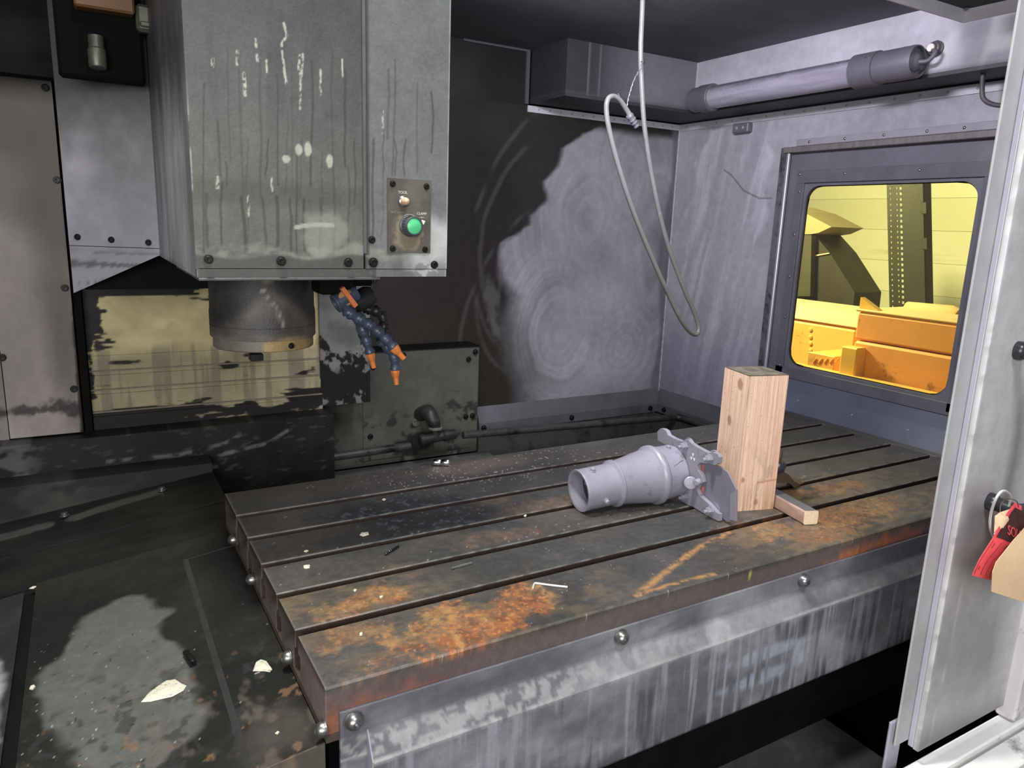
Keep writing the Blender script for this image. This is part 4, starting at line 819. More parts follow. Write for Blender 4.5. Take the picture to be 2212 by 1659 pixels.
# ================================================================== AIR HOSE
YO = .85
ah = thing('air_hose', at(1388, 0, 'y', YO) + (0, 0, .08), 'grey plastic hose hanging in a long loop from the roof', 'air hose')
hp = [(1390, -60), (1387, 30), (1384, 110), (1386, 180), (1393, 280), (1412, 400), (1440, 520), (1478, 625), (1498, 670), (1509, 705), (1505, 722), (1490, 716), (1468, 685), (1432, 610), (1395, 525), (1362, 440), (1335, 355), (1317, 285), (1310, 240), (1313, 215), (1325, 208), (1340, 218), (1354, 238), (1362, 252)]
hy = [YO] * 10 + [YO - .004, YO - .012, YO - .02, YO - .03, YO - .035, YO - .04, YO - .04, YO - .04, YO - .04, YO - .04, YO - .04, YO - .035, YO - .03, YO - .03]
pth = bez([at(a, b, 'y', y) for (a, b), y in zip(hp, hy)], 8)
hose_m = mat('hose_grey', (116, 117, 114), .22, 0, .1, 16, .03, dirt=((92, 94, 92), .2, 5), spec=.6)
G().tube(pth, .0071, 14).build('hose', hose_m, ah, True)
a_ = at(1360, 250, 'y', YO - .03); b_ = at(1377, 276, 'y', YO - .03)
G().lathe([(r_ * 1.14, z_ * 1.14) for r_, z_ in [(.0, -.004), (.0085, -.003), (.0098, 0), (.0098, .003), (.0088, .0035), (.0088, .011), (.0098, .0115), (.0098, .0135), (.008, .014), (.008, .02), (.0088, .0205), (.0088, .0225), (.0066, .023), (.0066, .03), (.0075, .0305), (.0075, .033), (.005, .034), (.0, .034)]], a_, b_ - a_, 18).build('coupling', mat('coupling_grey', (132, 130, 140), .35, .5, .15, 60, .05), ah, True)
wp = [at(x, y, 'y', YO - .015) for x, y in ((1390, 133), (1384, 138), (1386, 146), (1377, 158), (1368, 176), (1362, 195), (1357, 212), (1354, 230))]
G().tube(bez(wp, 6), .0011, 6).tube([p + np.array([.002 * math.sin(i * 1.3), 0, .002 * math.cos(i * 1.3)]) for i, p in enumerate(bez(wp[3:], 8))], .0009, 5).build('tie_wire', mat('tie_wire', (128, 126, 136), .4, .6, .2, 60, 0), ah, True)
G().tube([at(1335, 202, 'y', YO - .035), at(1341, 216, 'y', YO - .035)], .0016, 6).build('wire_tail', MATS['tie_wire'], ah)
G().tube(bez([at(1384, 133, 'y', YO - .008), at(1391, 132, 'y', YO - .007), at(1392, 137, 'y', YO + .006), at(1383, 139, 'y', YO + .006)], 4), .0012, 6).build('wire_loop', MATS['tie_wire'], ah)

# ================================================================== LAMP, HOOK AND BLOCK ON THE RIGHT WALL
lp = thing('machine_lamp', (1.8, .88, 1.1), 'long unlit tubular machine lamp clamped below the ceiling', 'lamp')
L0 = at(1500, 214, 'x', 1.795); L1 = at(1983, 137, 'x', 1.795); Lc = np.array([1.795, 0, (L0[2] + L1[2]) / 2]); ya, yb = L0[1], L1[1]
RL = .044
cap_m = mat('lamp_cap', (94, 91, 100), .5, 0, .12, 12, .12)
O = np.array([1.795, ya, Lc[2]]); D = (0, -1, 0); LL = ya - yb
G().lathe([(0, 0), (RL * .8, 0), (RL, .006), (RL, .075), (RL * 1.07, .078), (RL * 1.07, .1), (RL, .103)], O, D, 36).build('end_cap', cap_m, lp, True)
G().lathe([(RL, 0), (RL, .112), (RL * .96, .118), (RL * .9, .118), (RL * .88, .108), (0, .108)], O + np.array([0, -LL + .118, 0]), D, 36).build('end_cap', cap_m, lp, True)
for o_, w_ in ((.045, .05), (LL - .19, .075)):
    G().lathe([(RL * 1.0, 0), (RL * 1.09, .001), (RL * 1.09, w_), (RL, w_ + .001)], O + np.array([0, -o_, 0]), D, 36).build('clamp_band', cap_m, lp, True)
    G().box((1.8, ya - o_ - w_ + .005, Lc[2] - .02), (1.849, ya - o_ - .005, Lc[2] + .02)).build('clamp_foot', cap_m, lp)
def p_tube(v):
    x, y, z = v.T; n = len(x); c = mixc(np.broadcast_to(lin(140, 136, 150), (n, 3)), lin(164, 160, 174), ss(.3, .7, fbm(y * 4, z * 50, 291, 5)))
    return mixc(c, lin(94, 91, 100), .85 * ss(Lc[2] + .014, Lc[2] + .03, z + .016 * (fbm(y * 20, z * 6, 292) - .5)) * (1 - .75 * ss(.002, .0005, abs(z - Lc[2] - .024))))
sg = G().lathe([(RL * .9, .09 + (LL - .2) * i / 160) for i in range(161)], O, D, 72); sg.paint(p_tube).build('tube_glass', mat('tube_glass', None, .25, 0, .04, 10, 0), lp, True)
for o_ in (.06, LL - .135):
    q = O + np.array([-RL * .95, -o_, .02]); G().tube([q + np.array([0, .012 * math.cos(t), .01 * math.sin(t)]) for t in np.linspace(.4, 5.6, 14)], .0016, 6).build('spring_clip', cap_m, lp, True)
e0 = O + np.array([0, -LL + .008, 0]); gl = at(2023, 106, 'x', 1.85)
G().lathe([(RL * .62, 0), (RL * .6, .006), (RL * .35, .016), (.0, .018)], e0 + np.array([0, .006, .0]), D, 24).build('end_boss', cap_m, lp, True)
G().tube(bez([e0 + np.array([0, -.005, -.002]), e0 + np.array([.01, -.03, .0]), e0 + np.array([.02, -.04, .02]), gl + (-.02, 0, -.004), gl + (0, 0, 0)], 8), .0058, 10).build('cable', cap_m, lp, True)
G().lathe([(.0, 0), (.021, 0), (.0215, .006), (.018, .008), (.017, .018), (.0125, .02), (.012, .026), (.007, .027)], gl, (-1, 0, 0), 20).build('cable_gland', mat('gland_dark', (74, 72, 78), .45, 0, .2, 40, .1), lp, True)
G().lathe([(.0095, 0), (.0105, .001), (.0105, .003), (.0095, .004)], gl - (.0262, 0, 0), (-1, 0, 0), 18).build('gland_ring', mat('gland_ring', (214, 208, 200), .5), lp, True)
hk = thing('wall_hook', at(2120, 170, 'x', 1.9), 'dark bent rod hook hanging below the overhang by the door', 'hook')
q = [at(x, y, 'x', 1.9) for x, y in ((2124, 160), (2122, 180), (2122, 205), (2128, 217), (2143, 225), (2165, 228), (2195, 226), (2212, 222))]
G().tube(bez([q[0] + (0, 0, .012)] + q, 6), .0062, 10).build('rod', mat('rod_dark', (78, 74, 80), .5, 0, .12), hk, True)
bk = thing('wall_block', at(1610, 275, 'x', XR), 'small two-screw metal block on the right wall beside the window', 'bracket')
q = at(1592, 290, 'x', XR); q2 = at(1628, 265, 'x', XR)
G().box((XR - .03, q2[1], q[2]), (XR - .001, q[1], q2[2]), .004).build('block', mat('block_grey', (104, 102, 110), .45, 0, .2, 30, .1), bk)
for t in (.3, .7): screw(bk, (XR - .03, q2[1] + (q[1] - q2[1]) * t, (q[2] + q2[2]) / 2), (-1, 0, 0), .006, lav, 'rivet', 'screw')

# ================================================================== CONE PART ON THE TABLE
AA, TI = math.radians(-5), math.radians(4.2)
ax = np.array([math.cos(AA) * math.cos(TI), math.sin(AA) * math.cos(TI), math.sin(TI)]); near = np.array([math.sin(AA), -math.cos(AA), 0]); upv = np.cross(near, ax); upv = upv if upv[2] > 0 else -upv
rc = np.array([.6726, .371, .0487]); pm_ = mat('primer_grey', (146, 144, 157), .36, .1, .12, 16, .12, 200, dirt=((120, 118, 130), .15, 22))
co = thing('cone_casting', (.8, .36, 0), 'grey-painted conical pipe casting with bolted spider flange lying on the table', 'casting')
G().lathe([(.040, .035), (.0405, .001), (.043, 0), (.047, 0), (.0478, .003), (.047, .006), (.047, .083), (.0485, .0845), (.0535, .088), (.0535, .092), (.0495, .0955), (.049, .097), (.0635, .186), (.066, .188), (.0695, .193), (.0695, .2), (.065, .206), (.063, .208), (.061, .256), (.045, .26)], rc, ax, 72, cap=False).build('cone_body', pm_, co, True)
G().lathe([(.0402, .03), (.0385, .1), (.054, .2), (.054, .25)], rc, ax, 48, cap=False).build('inner_liner', mat('liner_dark', (70, 68, 80), .5, 0, .15), co, True)
G().lathe([(.0, .12), (.039, .12), (.039, .124), (0, .124)], rc, ax, 30).build('inner_baffle', MATS['liner_dark'], co)
def fp(p, q, d=.29): return rc + ax * d + near * p + upv * q
G().tube([fp(-.005, .012, .02), fp(.002, .008, .075)], .0035, 8).build('inner_rod', pm_, co)
zfix = lambda p: np.array([p[0], p[1], max(p[2], .0015)])
def fpx(x, y, d): return zfix(atp(x, y, rc + ax * d, ax))
sp_px = [(1420, 932), (1426, 926), (1433, 927), (1439, 931), (1443, 940), (1455, 947), (1473, 954), (1479, 950), (1487, 950), (1493, 958), (1507, 967), (1530, 979), (1540, 977), (1550, 981), (1553, 988), (1552, 1001), (1545, 1005), (1529, 1001), (1512, 999), (1506, 1005), (1507, 1016), (1516, 1030), (1518, 1042), (1508, 1049), (1505, 1057), (1509, 1069), (1529, 1087), (1547, 1107), (1553, 1111), (1552, 1126), (1544, 1130), (1529, 1119), (1495, 1094), (1485, 1091), (1470, 1086), (1467, 1076), (1472, 1062), (1462, 1000), (1440, 962), (1421, 951)]
G().poly([fpx(x, y, .258) for x, y in sp_px], ax * .010).build('spider_flange', pm_, co)
pl_px = [(1507, 1001), (1522, 1000), (1551, 1006), (1571, 1020), (1590, 1058), (1590, 1126), (1570, 1127), (1547, 1107), (1509, 1070), (1506, 1057), (1510, 1049), (1520, 1042), (1517, 1030), (1509, 1016)]
G().poly([fpx(x, y, .270) for x, y in pl_px], ax * .004).build('side_plate', mat('plate_lavender', (124, 121, 137), .45, 0, .08, 9, .08), co)
G().poly([fpx(x, y, .2685) for x, y in [(1577, 1067), (1590, 1058), (1590, 1126), (1576, 1122)]], ax * .0014).build('plate_fold', mat('fold_lavender', (140, 137, 152), .42, 0, .08, 9, .08), co)
red_m = mat('red_primer', (206, 124, 104), .6, 0, .2, 90, .1)
for mk in ([(1516, 1004), (1522, 1004), (1519, 1016), (1523, 1030), (1518, 1026), (1515, 1014)], [(1516, 1052), (1522, 1051), (1519, 1064), (1521, 1079), (1516, 1072), (1514, 1062)]): G().poly([fpx(x, y, .2696) for x, y in mk], ax * .0003).build('red_mark', red_m, co)
for x, y in ((1477, 963), (1531, 990), (1477, 1083), (1531, 1117)):
    q = fpx(x + 3, y, .2575); q = q + np.array([0, 0, max(0, .0185 - q[2])])
    G().lathe([(.0105, 0), (.0105, .003), (.008, .0035), (.008, .011), (.0066, .012)], q, -ax, 6).lathe([(.004, .011), (.004, .018), (.003, .019)], q, -ax, 10).build('flange_bolt', pm_, co)
    G().lathe([(.017, 0), (.017, .003), (.014, .004)], q + ax * .0107, ax, 14).build('flange_boss', pm_, co, True)
for t_, s_ in ((75, .03), (-20, .045), (82, .235)):
    r_ = .0465 if s_ < .1 else .0605; d_ = near * math.cos(math.radians(t_)) + upv * math.sin(math.radians(t_)); G().lathe([(.0075, 0), (.0075, .002), (.0055, .0025), (.0055, .0075), (.0045, .0085)], rc + ax * s_ + d_ * r_, d_, 6 if s_ > .1 else 12).build('grub_screw', pm_, co)
G().lathe([(.0, -.012), (.0075, -.012), (.0075, .01), (.006, .012)], fpx(1509, 1040, .2575), -ax + near * .4, 14).build('hinge_pin', pm_, co, True)
G().lathe([(.0, 0), (.015, .0), (.0155, .003), (.013, .006), (0, .0065)], fpx(1491, 1043, .245), near + ax * -.5 + upv * .2, 18).build('thumb_disc', pm_, co, True)
ink = mat('crack_ink', (70, 68, 74), .7)
G().tube([rc + ax * s + (near * math.cos(math.radians(t)) + upv * math.sin(math.radians(t))) * .0622 for s, t in ((.21, 26), (.216, 30), (.222, 34), (.23, 36), (.24, 40), (.25, 42))], .0005, 5).build('crack_line', ink, co)
wm_ = mat('white_mark', (236, 236, 238), .6, 0, .05)
for k in range(3):
    a_ = math.radians(90 + 120 * k); c_ = fpx(1496.5, 988, .2576) + near * (.0052 * math.cos(a_)) + upv * (.0058 * math.sin(a_))
    G().poly([c_ + near * (.0035 * math.cos(a_ + b)) + upv * (.0045 * math.sin(a_ + b)) for b in (0, 1.1, 3.14, -1.1)], ax * .0003).build('white_emblem', wm_, co)

# ================================================================== WOOD
def wood_mat(name, c1, c2, stretch, dirt, rot=(0, 0, 0)):
    M = bpy.data.materials.new(name); M.use_nodes = True; N = M.node_tree.nodes; L = M.node_tree.links; B = N['Principled BSDF']; B.inputs['Roughness'].default_value = .65
    tc = N.new('ShaderNodeTexCoord'); mp = N.new('ShaderNodeMapping'); mp.inputs['Scale'].default_value = stretch; mp.inputs['Rotation'].default_value = rot; L.new(tc.outputs['Object'], mp.inputs[0])
    n = N.new('ShaderNodeTexNoise'); n.inputs['Scale'].default_value = 1; n.inputs['Detail'].default_value = 5; n.inputs['Distortion'].default_value = .6; L.new(mp.outputs[0], n.inputs['Vector'])
    cr = N.new('ShaderNodeValToRGB'); cr.color_ramp.elements[0].color = (*lin(c1), 1); cr.color_ramp.elements[1].color = (*lin(c2), 1); cr.color_ramp.elements[0].position = .35; cr.color_ramp.elements[1].position = .62; L.new(n.outputs[0], cr.inputs[0])
    n2 = N.new('ShaderNodeTexNoise'); n2.inputs['Scale'].default_value = 9; n2.inputs['Detail'].default_value = 7; L.new(tc.outputs['Object'], n2.inputs['Vector'])
    mr = N.new('ShaderNodeMapRange'); mr.inputs[1].default_value = .55; mr.inputs[2].default_value = .78; mr.inputs[4].default_value = dirt; L.new(n2.outputs[0], mr.inputs[0])
    mx = N.new('ShaderNodeMix'); mx.data_type = 'RGBA'; L.new(mr.outputs[0], mx.inputs[0]); L.new(cr.outputs[0], mx.inputs[6]); mx.inputs[7].default_value = (*lin(92, 78, 70), 1); L.new(mx.outputs[2], B.inputs['Base Color'])
    bp = N.new('ShaderNodeBump'); bp.inputs['Strength'].default_value = .25; bp.inputs['Distance'].default_value = .002; L.new(n.outputs[0], bp.inputs['Height']); L.new(bp.outputs[0], B.inputs['Normal']); return M
pw = wood_mat('pine', (198, 158, 128), (226, 190, 160), (70, 70, 2.2), .55)
wp_ = thing('timber_post', (1.03, .27, 0), 'upright square pine timber offcut standing behind the cone casting', 'wood block')
A = np.array([1.0, .2155, 0]); e1 = np.array([.0963, -.0258, 0]); e2 = np.array([.0258, .0963, 0]); H = .3165
def p_post(v):
    z = v[:, 2]; d = v - A; u = d @ e1 / (e1 @ e1); w_ = d @ e2 / (e2 @ e2); n = len(z); lo = np.where(w_ < .01, u, 2 + w_)
    c = mixc(np.broadcast_to(lin(220, 184, 158), (n, 3)), lin(234, 202, 178), ss(.3, .7, fbm(lo * 22 + .25 * fbm(lo * 3, z * 8, 300), z * 7, 301, 4)))
    c = mixc(c, lin(186, 142, 110), .45 * ss(.57, .64, fbm(lo * 55 + .6 * fbm(lo * 4, z * 9, 302), z * 2.5, 303, 3)))
    c = mixc(c, lin(150, 118, 76), .5 * ss(.1, 0, z) * ss(.3, .6, fbm(lo * 30, z * 3, 304))); c = mixc(c, lin(110, 92, 74), .3 * ss(.16, .09, z) * ss(.55, .7, fbm(lo * 6, z * 22, 305)))
    for cu, cz, r in ((2.6, .2, .09), (2.3, .29, .1), (.12, .075, .05), (.52, .02, .06)):
        k = blob(lo, z * 10, cu, cz * 10, r, r * 1.3, 0, 306, 8, .3, .3); c = mixc(c, lin(150, 98, 64), .7 * k)
    c = mixc(c, lin(120, 90, 70), .7 * ss(.008, .003, abs(u - .015)) * (w_ < .01) * ss(.3, .6, vn(z * 30, u * 0, 307)))
    c = mixc(c, lin(96, 80, 70), .7 * (vn(lo * 70, z * 330, 308) > .955)); c = mixc(c, lin(170, 110, 84), .6 * ss(.003, .001, abs(z - .062 - .01 * u)) * (w_ < .01) * (u > .5))
    t = z > H - .0005; ct = mixc(np.broadcast_to(lin(112, 104, 90), (n, 3)), lin(80, 78, 70), ss(.4, .6, fbm(u * 9, w_ * 9, 309))); c = np.where(t[:, None], ct, c)
    return c
g = G().grid(A + (0, 0, .0005), e1, (0, 0, H - .002), 60, 170).grid(A + e2 + (0, 0, .0005), -e2, (0, 0, H - .002), 40, 170).grid(A + (0, 0, H), e1, e2, 16, 16)
g.poly([A + e1 + (0, 0, .0005), A + e1 + e2 + (0, 0, .0005), A + e2 + (0, 0, .0005)], (0, 0, H - .002)); g.paint(p_post).build('post', mat('pine_paint', None, .62, 0, .1, 120, .25, 200, stretch=(3, 3, .3)), wp_)
wk = thing('wood_offcut', (1.1, .14, 0), 'short grimy wooden stick lying beside the timber post', 'wood block')
e3 = np.array([.0325, -.0105, 0]); e4 = np.array([.028, .135, 0]); B_ = np.array([1.082, .0955, .0008]); hz_ = .031
sw = wood_mat('stick_wood', (150, 122, 108), (180, 152, 136), (50, 8, 50), .6)
def rbar(P0, a, b, h, r=.004):
    u = a / np.linalg.norm(a); z = np.array([0, 0, 1.]); L_ = np.linalg.norm(a)
    pts = []
    for cx_, cz_, t0 in ((L_ - r, h - r, 0), (r, h - r, 90), (r, r, 180), (L_ - r, r, 270)):
        for k in range(5): t = math.radians(t0 + 22.5 * k); pts.append(P0 + u * (cx_ + r * math.cos(t)) + z * (cz_ + r * math.sin(t)))
    return pts
G().poly(rbar(B_, e3, e4, hz_), e4).build('stick', sw, wk)
G().poly(rbar(B_ - e4 * .006, e3, e4, hz_), e4 * .006).build('sawn_end', mat('sawn_end', (226, 204, 170), .8, 0, .16, 220, .5, 260), wk)
G().poly([B_ + e4 * .01 + (.004, 0, hz_ - .0003), B_ + e4 * .01 + e3 + (-.004, 0, hz_ - .0003), B_ + e4 + e3 + (-.004, 0, hz_ - .0003), B_ + e4 + (.004, 0, hz_ - .0003)], (0, 0, .0006)).build('grimy_top', mat('grime', (92, 94, 96), .7, 0, .2, 30, .2), wk)
# strap clamp behind the post
kc_ = thing('strap_clamp', (1.2, .3, 0), 'brown strap clamp with bolt and nut behind the timber post', 'clamp')
cl_m = mat('clamp_brown', (96, 80, 62), .4, .4, .25, 30, .15)
q0_ = at(1655, 1040, 'z', .0); prof_px = [(1676, 1028), (1693, 1019), (1705, 1026), (1716, 1040), (1728, 1046), (1736, 1050), (1718, 1056), (1708, 1046), (1697, 1043), (1676, 1044)]
pv = at(1720, 1055, 'z', 0); nv = np.array([.35, -1, 0]); nv /= np.linalg.norm(nv)
cpts = [atp(x, y, pv, nv) for x, y in prof_px]; cpts = [np.array([p[0], p[1], max(p[2], .001)]) for p in cpts]
G().poly(cpts, (.012, .036, 0)).build('strap', cl_m, kc_)
bc = atp(1688, 1016, pv, nv) + (.006, .018, 0)
G().lathe([(.012, -.012), (.0175, -.006), (.0195, .004), (.0195, .012), (.017, .016)], bc, (0, 0, 1), 20).build('clamp_nut', mat('nut_blued', (84, 86, 92), .3, .7, .2, 40, .1), kc_, True)
G().lathe([(.0085, .016), (.0085, .024), (.0095, .025), (.0095, .038), (.0075, .042), (0, .042)], bc, (0, 0, 1), 14).build('clamp_stud', cl_m, kc_, True)

# ================================================================== SMALL THINGS LYING ABOUT
so = thing('socket', at(952, 1008, 'z', 0), 'chrome wrench socket lying at the back edge of the table', 'socket')
s0 = at(936, 1006, 'z', 0); s1 = at(970, 1007, 'z', 0); d_ = s1 - s0; d_ /= np.linalg.norm(d_); L_ = np.linalg.norm(s1 - s0)
G().lathe([(.0, .006), (.006, .005), (.0085, 0), (.0092, .002), (.0092, L_ * .45), (.0082, L_ * .5), (.0098, L_ * .55), (.0098, L_ - .002), (.009, L_), (.0055, L_), (.005, L_ - .01), (0, L_ - .01)], s0 + (0, 0, .0102), d_, 24).build('socket_body', chrome, so, True)
db = thing('drill_bit', at(845, 1188, 'z', 0), 'short dark twist drill bit lying on the table', 'drill bit')
a_ = at(831, 1198, 'z', .0028); b_ = at(861, 1180, 'z', .0028); G().tube([a_ + (b_ - a_) * t for t in (0, .06, .45)], [.0006, .0028, .0028], 8).build('flute', dark_steel, db); G().tube([a_ + (b_ - a_) * .45, b_], .0024, 8).build('shank', mat('shank_black', (34, 34, 36), .3, .4), db)
fl1 = a_ + (b_ - a_) * .06; G().tube([fl1 + (b_ - a_) * .39 * i / 24 + np.array([0, .0026 * math.cos(i * .9), .0026 * math.sin(i * .9)]) for i in range(25)], .0008, 5).build('helix', steel, db)
pn = thing('steel_pin', at(995, 1222, 'z', 0), 'thin dull steel pin lying in the middle of the table', 'pin')
a_ = at(975, 1228, 'z', .0022); b_ = at(1019, 1216, 'z', .0022); G().tube([a_, a_ + (b_ - a_) * .3, a_ + (b_ - a_) * .31, b_], [.0021, .0021, .0026, .0026], 8).build('pin_body', mat('pin_steel', (126, 128, 128), .4, .7), pn)
hx_ = thing('hex_key', at(1187, 1265, 'z', 0), 'small bright L-shaped hex key on the front strip of the table', 'hex key')
G().tube(bez([at(1226, 1268, 'z', .002), at(1190, 1264, 'z', .002), at(1160, 1260, 'z', .002), at(1154, 1261, 'z', .0025), at(1151, 1270, 'z', .002)], 4), .0019, 6).build('key', mat('key_bright', (226, 222, 214), .35, .3, .08, 60, 0), hx_)
bp_ = thing('roll_pin', sl(-.135, .33), 'short black steel pin lying on the sloping cover', 'pin')
a_ = atp(401, 1409, sl(0, 0, .006), NS); b_ = atp(418, 1433, sl(0, 0, .006), NS); d_ = b_ - a_; L_ = np.linalg.norm(d_)
G().lathe([(0, 0), (.0048, 0), (.0055, .001), (.0055, L_ - .001), (.0048, L_), (.003, L_), (.003, L_ - .004), (0, L_ - .004)], a_, d_, 16).build('pin_body', dark_steel, bp_, True)
fk_m = mat('paint_flake', (214, 210, 188), .7, 0, .12, 120, .5, 200, dirt=((150, 146, 128), .25, 150))
def flake(px, label, pl=None, th=.0016, group=None):
    Pn = [(at(x, y, 'z', .0005) if pl is None else atp(x, y, sl(0, 0, .0008), NS)) for x, y in px]; c_ = sum(Pn) / len(Pn)
    t = thing('paint_chip', c_, label, 'paint chip', group)
    top_ = [p + (c_ - p) * .12 + np.array([0, 0, th]) for p in Pn]; n = len(Pn); cm_ = c_ + np.array([0, 0, th * 1.9])
    G().add(Pn + top_ + [cm_], [tuple(range(n))[::-1]] + [(i, (i + 1) % n, n + (i + 1) % n, n + i) for i in range(n)] + [(n + i, n + (i + 1) % n, 2 * n) for i in range(n)]).build('flake', fk_m, t)
flake([(304, 1517), (318, 1500), (345, 1480), (360, 1471), (380, 1468), (395, 1478), (403, 1481), (396, 1492), (372, 1505), (350, 1510), (325, 1516)], 'largest long off-white paint chip lying on the sloping cover', 1, .003)
flake([(546, 1450), (552, 1432), (563, 1426), (576, 1430), (588, 1446), (583, 1452), (570, 1450)], 'off-white paint chip on the cover close to the table corner', 1, .003)
flake([(63, 1489), (66, 1483), (74, 1480), (77, 1484), (71, 1491)], 'white paint crumb at the far left of the cover', 1, .002)
flake([(777, 1156), (780, 1151), (796, 1150), (797, 1155), (784, 1159)], 'flat cream paint chip near the oily, shadow-painted patch on the table', None)
flake([(655, 1223), (661, 1221), (670, 1221), (669, 1227), (660, 1229), (656, 1227)], 'white paint chip on the third table strip, near its left end', None)
flake([(776, 1369), (781, 1366), (784, 1369), (782, 1373), (777, 1373)], 'white crumb on the rusty front strip of the table', None)
flake([(656, 1192), (660, 1189), (667, 1190), (663, 1193)], 'small pale crumb on the table below the slot near its left end', None)
flake([(763, 1276), (767, 1273), (771, 1275), (767, 1279)], 'tiny grey crumb between the rust patches on the table', None)
flake([(819, 1290), (825, 1287), (828, 1289), (822, 1294)], 'tiny bluish crumb right of the smaller rust patch', None)
flake([(825, 1080), (829, 1077), (834, 1079), (830, 1082)], 'tiny cream crumb in the oily, shadow-painted patch on the table', None)
flake([(1131, 1115), (1135, 1112), (1138, 1114), (1135, 1117)], 'tiny white crumb on the table left of the cone casting', None)
flake([(594, 1585), (600, 1580), (604, 1582), (600, 1587)], 'white crumb on the cover near the bottom table corner', 1, .0015)
flake([(63, 1272), (72, 1267), (79, 1267), (73, 1272)], 'tan crumb at the top left corner of the sloping cover', 1, .0015)

# ================================================================== TAGS ON THE DOOR HANDLE
YT = YD - .052
def sheet(pts, th, M, name, parent, bow=.012, y0=YT, nsub=6):
    """thin sheet from left/right edge polylines in the picture plane, bowed in depth"""
    L_, R_ = pts; V = []; n = len(L_)
    for i in range(n):
        t = i / (n - 1); yy = y0 - bow * math.sin(math.pi * t) - .02 * t
        a, b = at(*L_[i], 'y', yy), at(*R_[i], 'y', yy - .004)
        for k in range(nsub + 1): s = k / nsub; V.append(a + (b - a) * s + np.array([0, -.003 * math.sin(math.pi * s), 0]))
    w_ = nsub + 1; m_ = len(V); V2 = [p + np.array([0, th, 0]) for p in V]
    Fc = [(i * w_ + k, i * w_ + k + 1, (i + 1) * w_ + k + 1, (i + 1) * w_ + k) for i in range(n - 1) for k in range(nsub)]
    Fb = [tuple(m_ + j for j in f[::-1]) for f in Fc]; ed = [k for k in range(w_)] + [i * w_ + nsub for i in range(1, n)] + [(n - 1) * w_ + k for k in range(nsub - 1, -1, -1)] + [i * w_ for i in range(n - 2, 0, -1)]
    Fs = [(ed[i], m_ + ed[i], m_ + ed[(i + 1) % len(ed)], ed[(i + 1) % len(ed)]) for i in range(len(ed))]
    o = G().add(V + V2, Fc + Fb + Fs).build(name, M, parent, True)
    Vg = np.array(V).reshape(n, w_, 3)
    def pos(t, s):
        i = min(int(t * (n - 1)), n - 2); k = min(int(s * nsub), nsub - 1); a = t * (n - 1) - i; b = s * nsub - k
        return (Vg[i, k] * (1 - a) + Vg[i + 1, k] * a) * (1 - b) + (Vg[i, k + 1] * (1 - a) + Vg[i + 1, k + 1] * a) * b
    return pos
rt = thing('sold_tag', at(2150, 1180, 'y', YT), 'curled red card tag with black band hanging from the door handle', 'tag')
red = mat('tag_red', (232, 86, 92), .55, 0, .05, 40, .05); blk = mat('tag_black', (70, 42, 40), .5, 0, .1, 40, .05)
card = sheet(([(2192, 1086), (2176, 1108), (2160, 1135), (2146, 1160), (2130, 1185), (2116, 1207), (2106, 1228), (2100, 1243)], [(2268, 1120), (2246, 1146), (2222, 1165), (2204, 1180), (2185, 1195), (2162, 1210), (2148, 1230), (2141, 1253)]), .0005, red, 'card', rt)
FW = np.array([-.0007, -.0012, .0004])
V = [card(t, q) + FW * .6 for t in np.linspace(.05, .42, 8) for q in np.linspace(.06, .97, 7)]
G().add(V, [(i * 7 + k, i * 7 + k + 1, (i + 1) * 7 + k + 1, (i + 1) * 7 + k) for i in range(7) for k in range(6)]).build('black_band', blk, rt, True)
pt = card(.3, .47); uu = card(.3, .75) - card(.3, .25); vv_ = card(.2, .5) - card(.4, .5)
text('lettering', 'SOLD', pt + FW * 1.6, uu, vv_, .0165, red, rt, .0002, 1.0)
for s_, t, q in (('Sold To', .52, .13), ('Remarks', .5, .5), ('Date', .84, .12)):
    text('small_print', s_, card(t, q) + FW, card(t + .08, q) - card(t, q), card(t, q + .2) - card(t, q), .0024, blk, rt, .0001)
for q in (.05, .3, .55, .8): G().tube([card(t, q) + FW * .5 for t in np.linspace(.46, .96, 14)], .00028, 4).build('rule_line', blk, rt)
tt = thing('manila_tag', at(2190, 1240, 'y', YT - .03), 'blank tan card tag in front of the red one', 'tag')
tan = mat('manila', (232, 200, 160), .65, 0, .06, 30, .08, dirt=((170, 140, 110), .06, 30))
sheet(([(2215, 1138), (2190, 1166), (2168, 1194), (2152, 1214), (2144, 1236), (2142, 1278)], [(2290, 1160), (2288, 1190), (2286, 1220), (2284, 1250), (2280, 1280), (2270, 1318)]), .0006, tan, 'card', tt, .008, YT - .03)
t3 = thing('manila_tag', at(2160, 1130, 'y', YT + .004), 'tan card tag half hidden behind the red one', 'tag')
sheet(([(2182, 1100), (2160, 1107), (2150, 1115), (2148, 1150)], [(2200, 1100), (2192, 1112), (2180, 1125), (2166, 1150)]), .0006, tan, 'card', t3, .002, YT + .006)
tg_ = thing('cable_tie', at(2150, 1100, 'y', YT), 'pale plastic cable tie looped around the door handle', 'cable tie')
zt = [at(x, y, 'y', yy) for x, y, yy in ((2145, 1158, YT + .002), (2139, 1140, YT - .002), (2140, 1112, YT - .006), (2150, 1080, YT - .016), (2163, 1062, YT - .018), (2176, 1063, YT - .01), (2183, 1075, YT + .012), (2176, 1105, YT + .016), (2160, 1140, YT + .01), (2145, 1158, YT + .002))]
V = []; path = bez(zt, 6)
G().tube(path, .0021, 6).build('strap', mat('tie_white', (206, 212, 208), .4, 0, .05), tg_, True)
G().tube(bez([at(2160, 1112, 'y', YT), at(2162, 1090, 'y', YT - .008), at(2175, 1078, 'y', YT - .02), at(2195, 1082, 'y', YT - .02), at(2200, 1096, 'y', YT - .01)], 6), .0007, 5).build('tag_wire', steel, tg_, True)

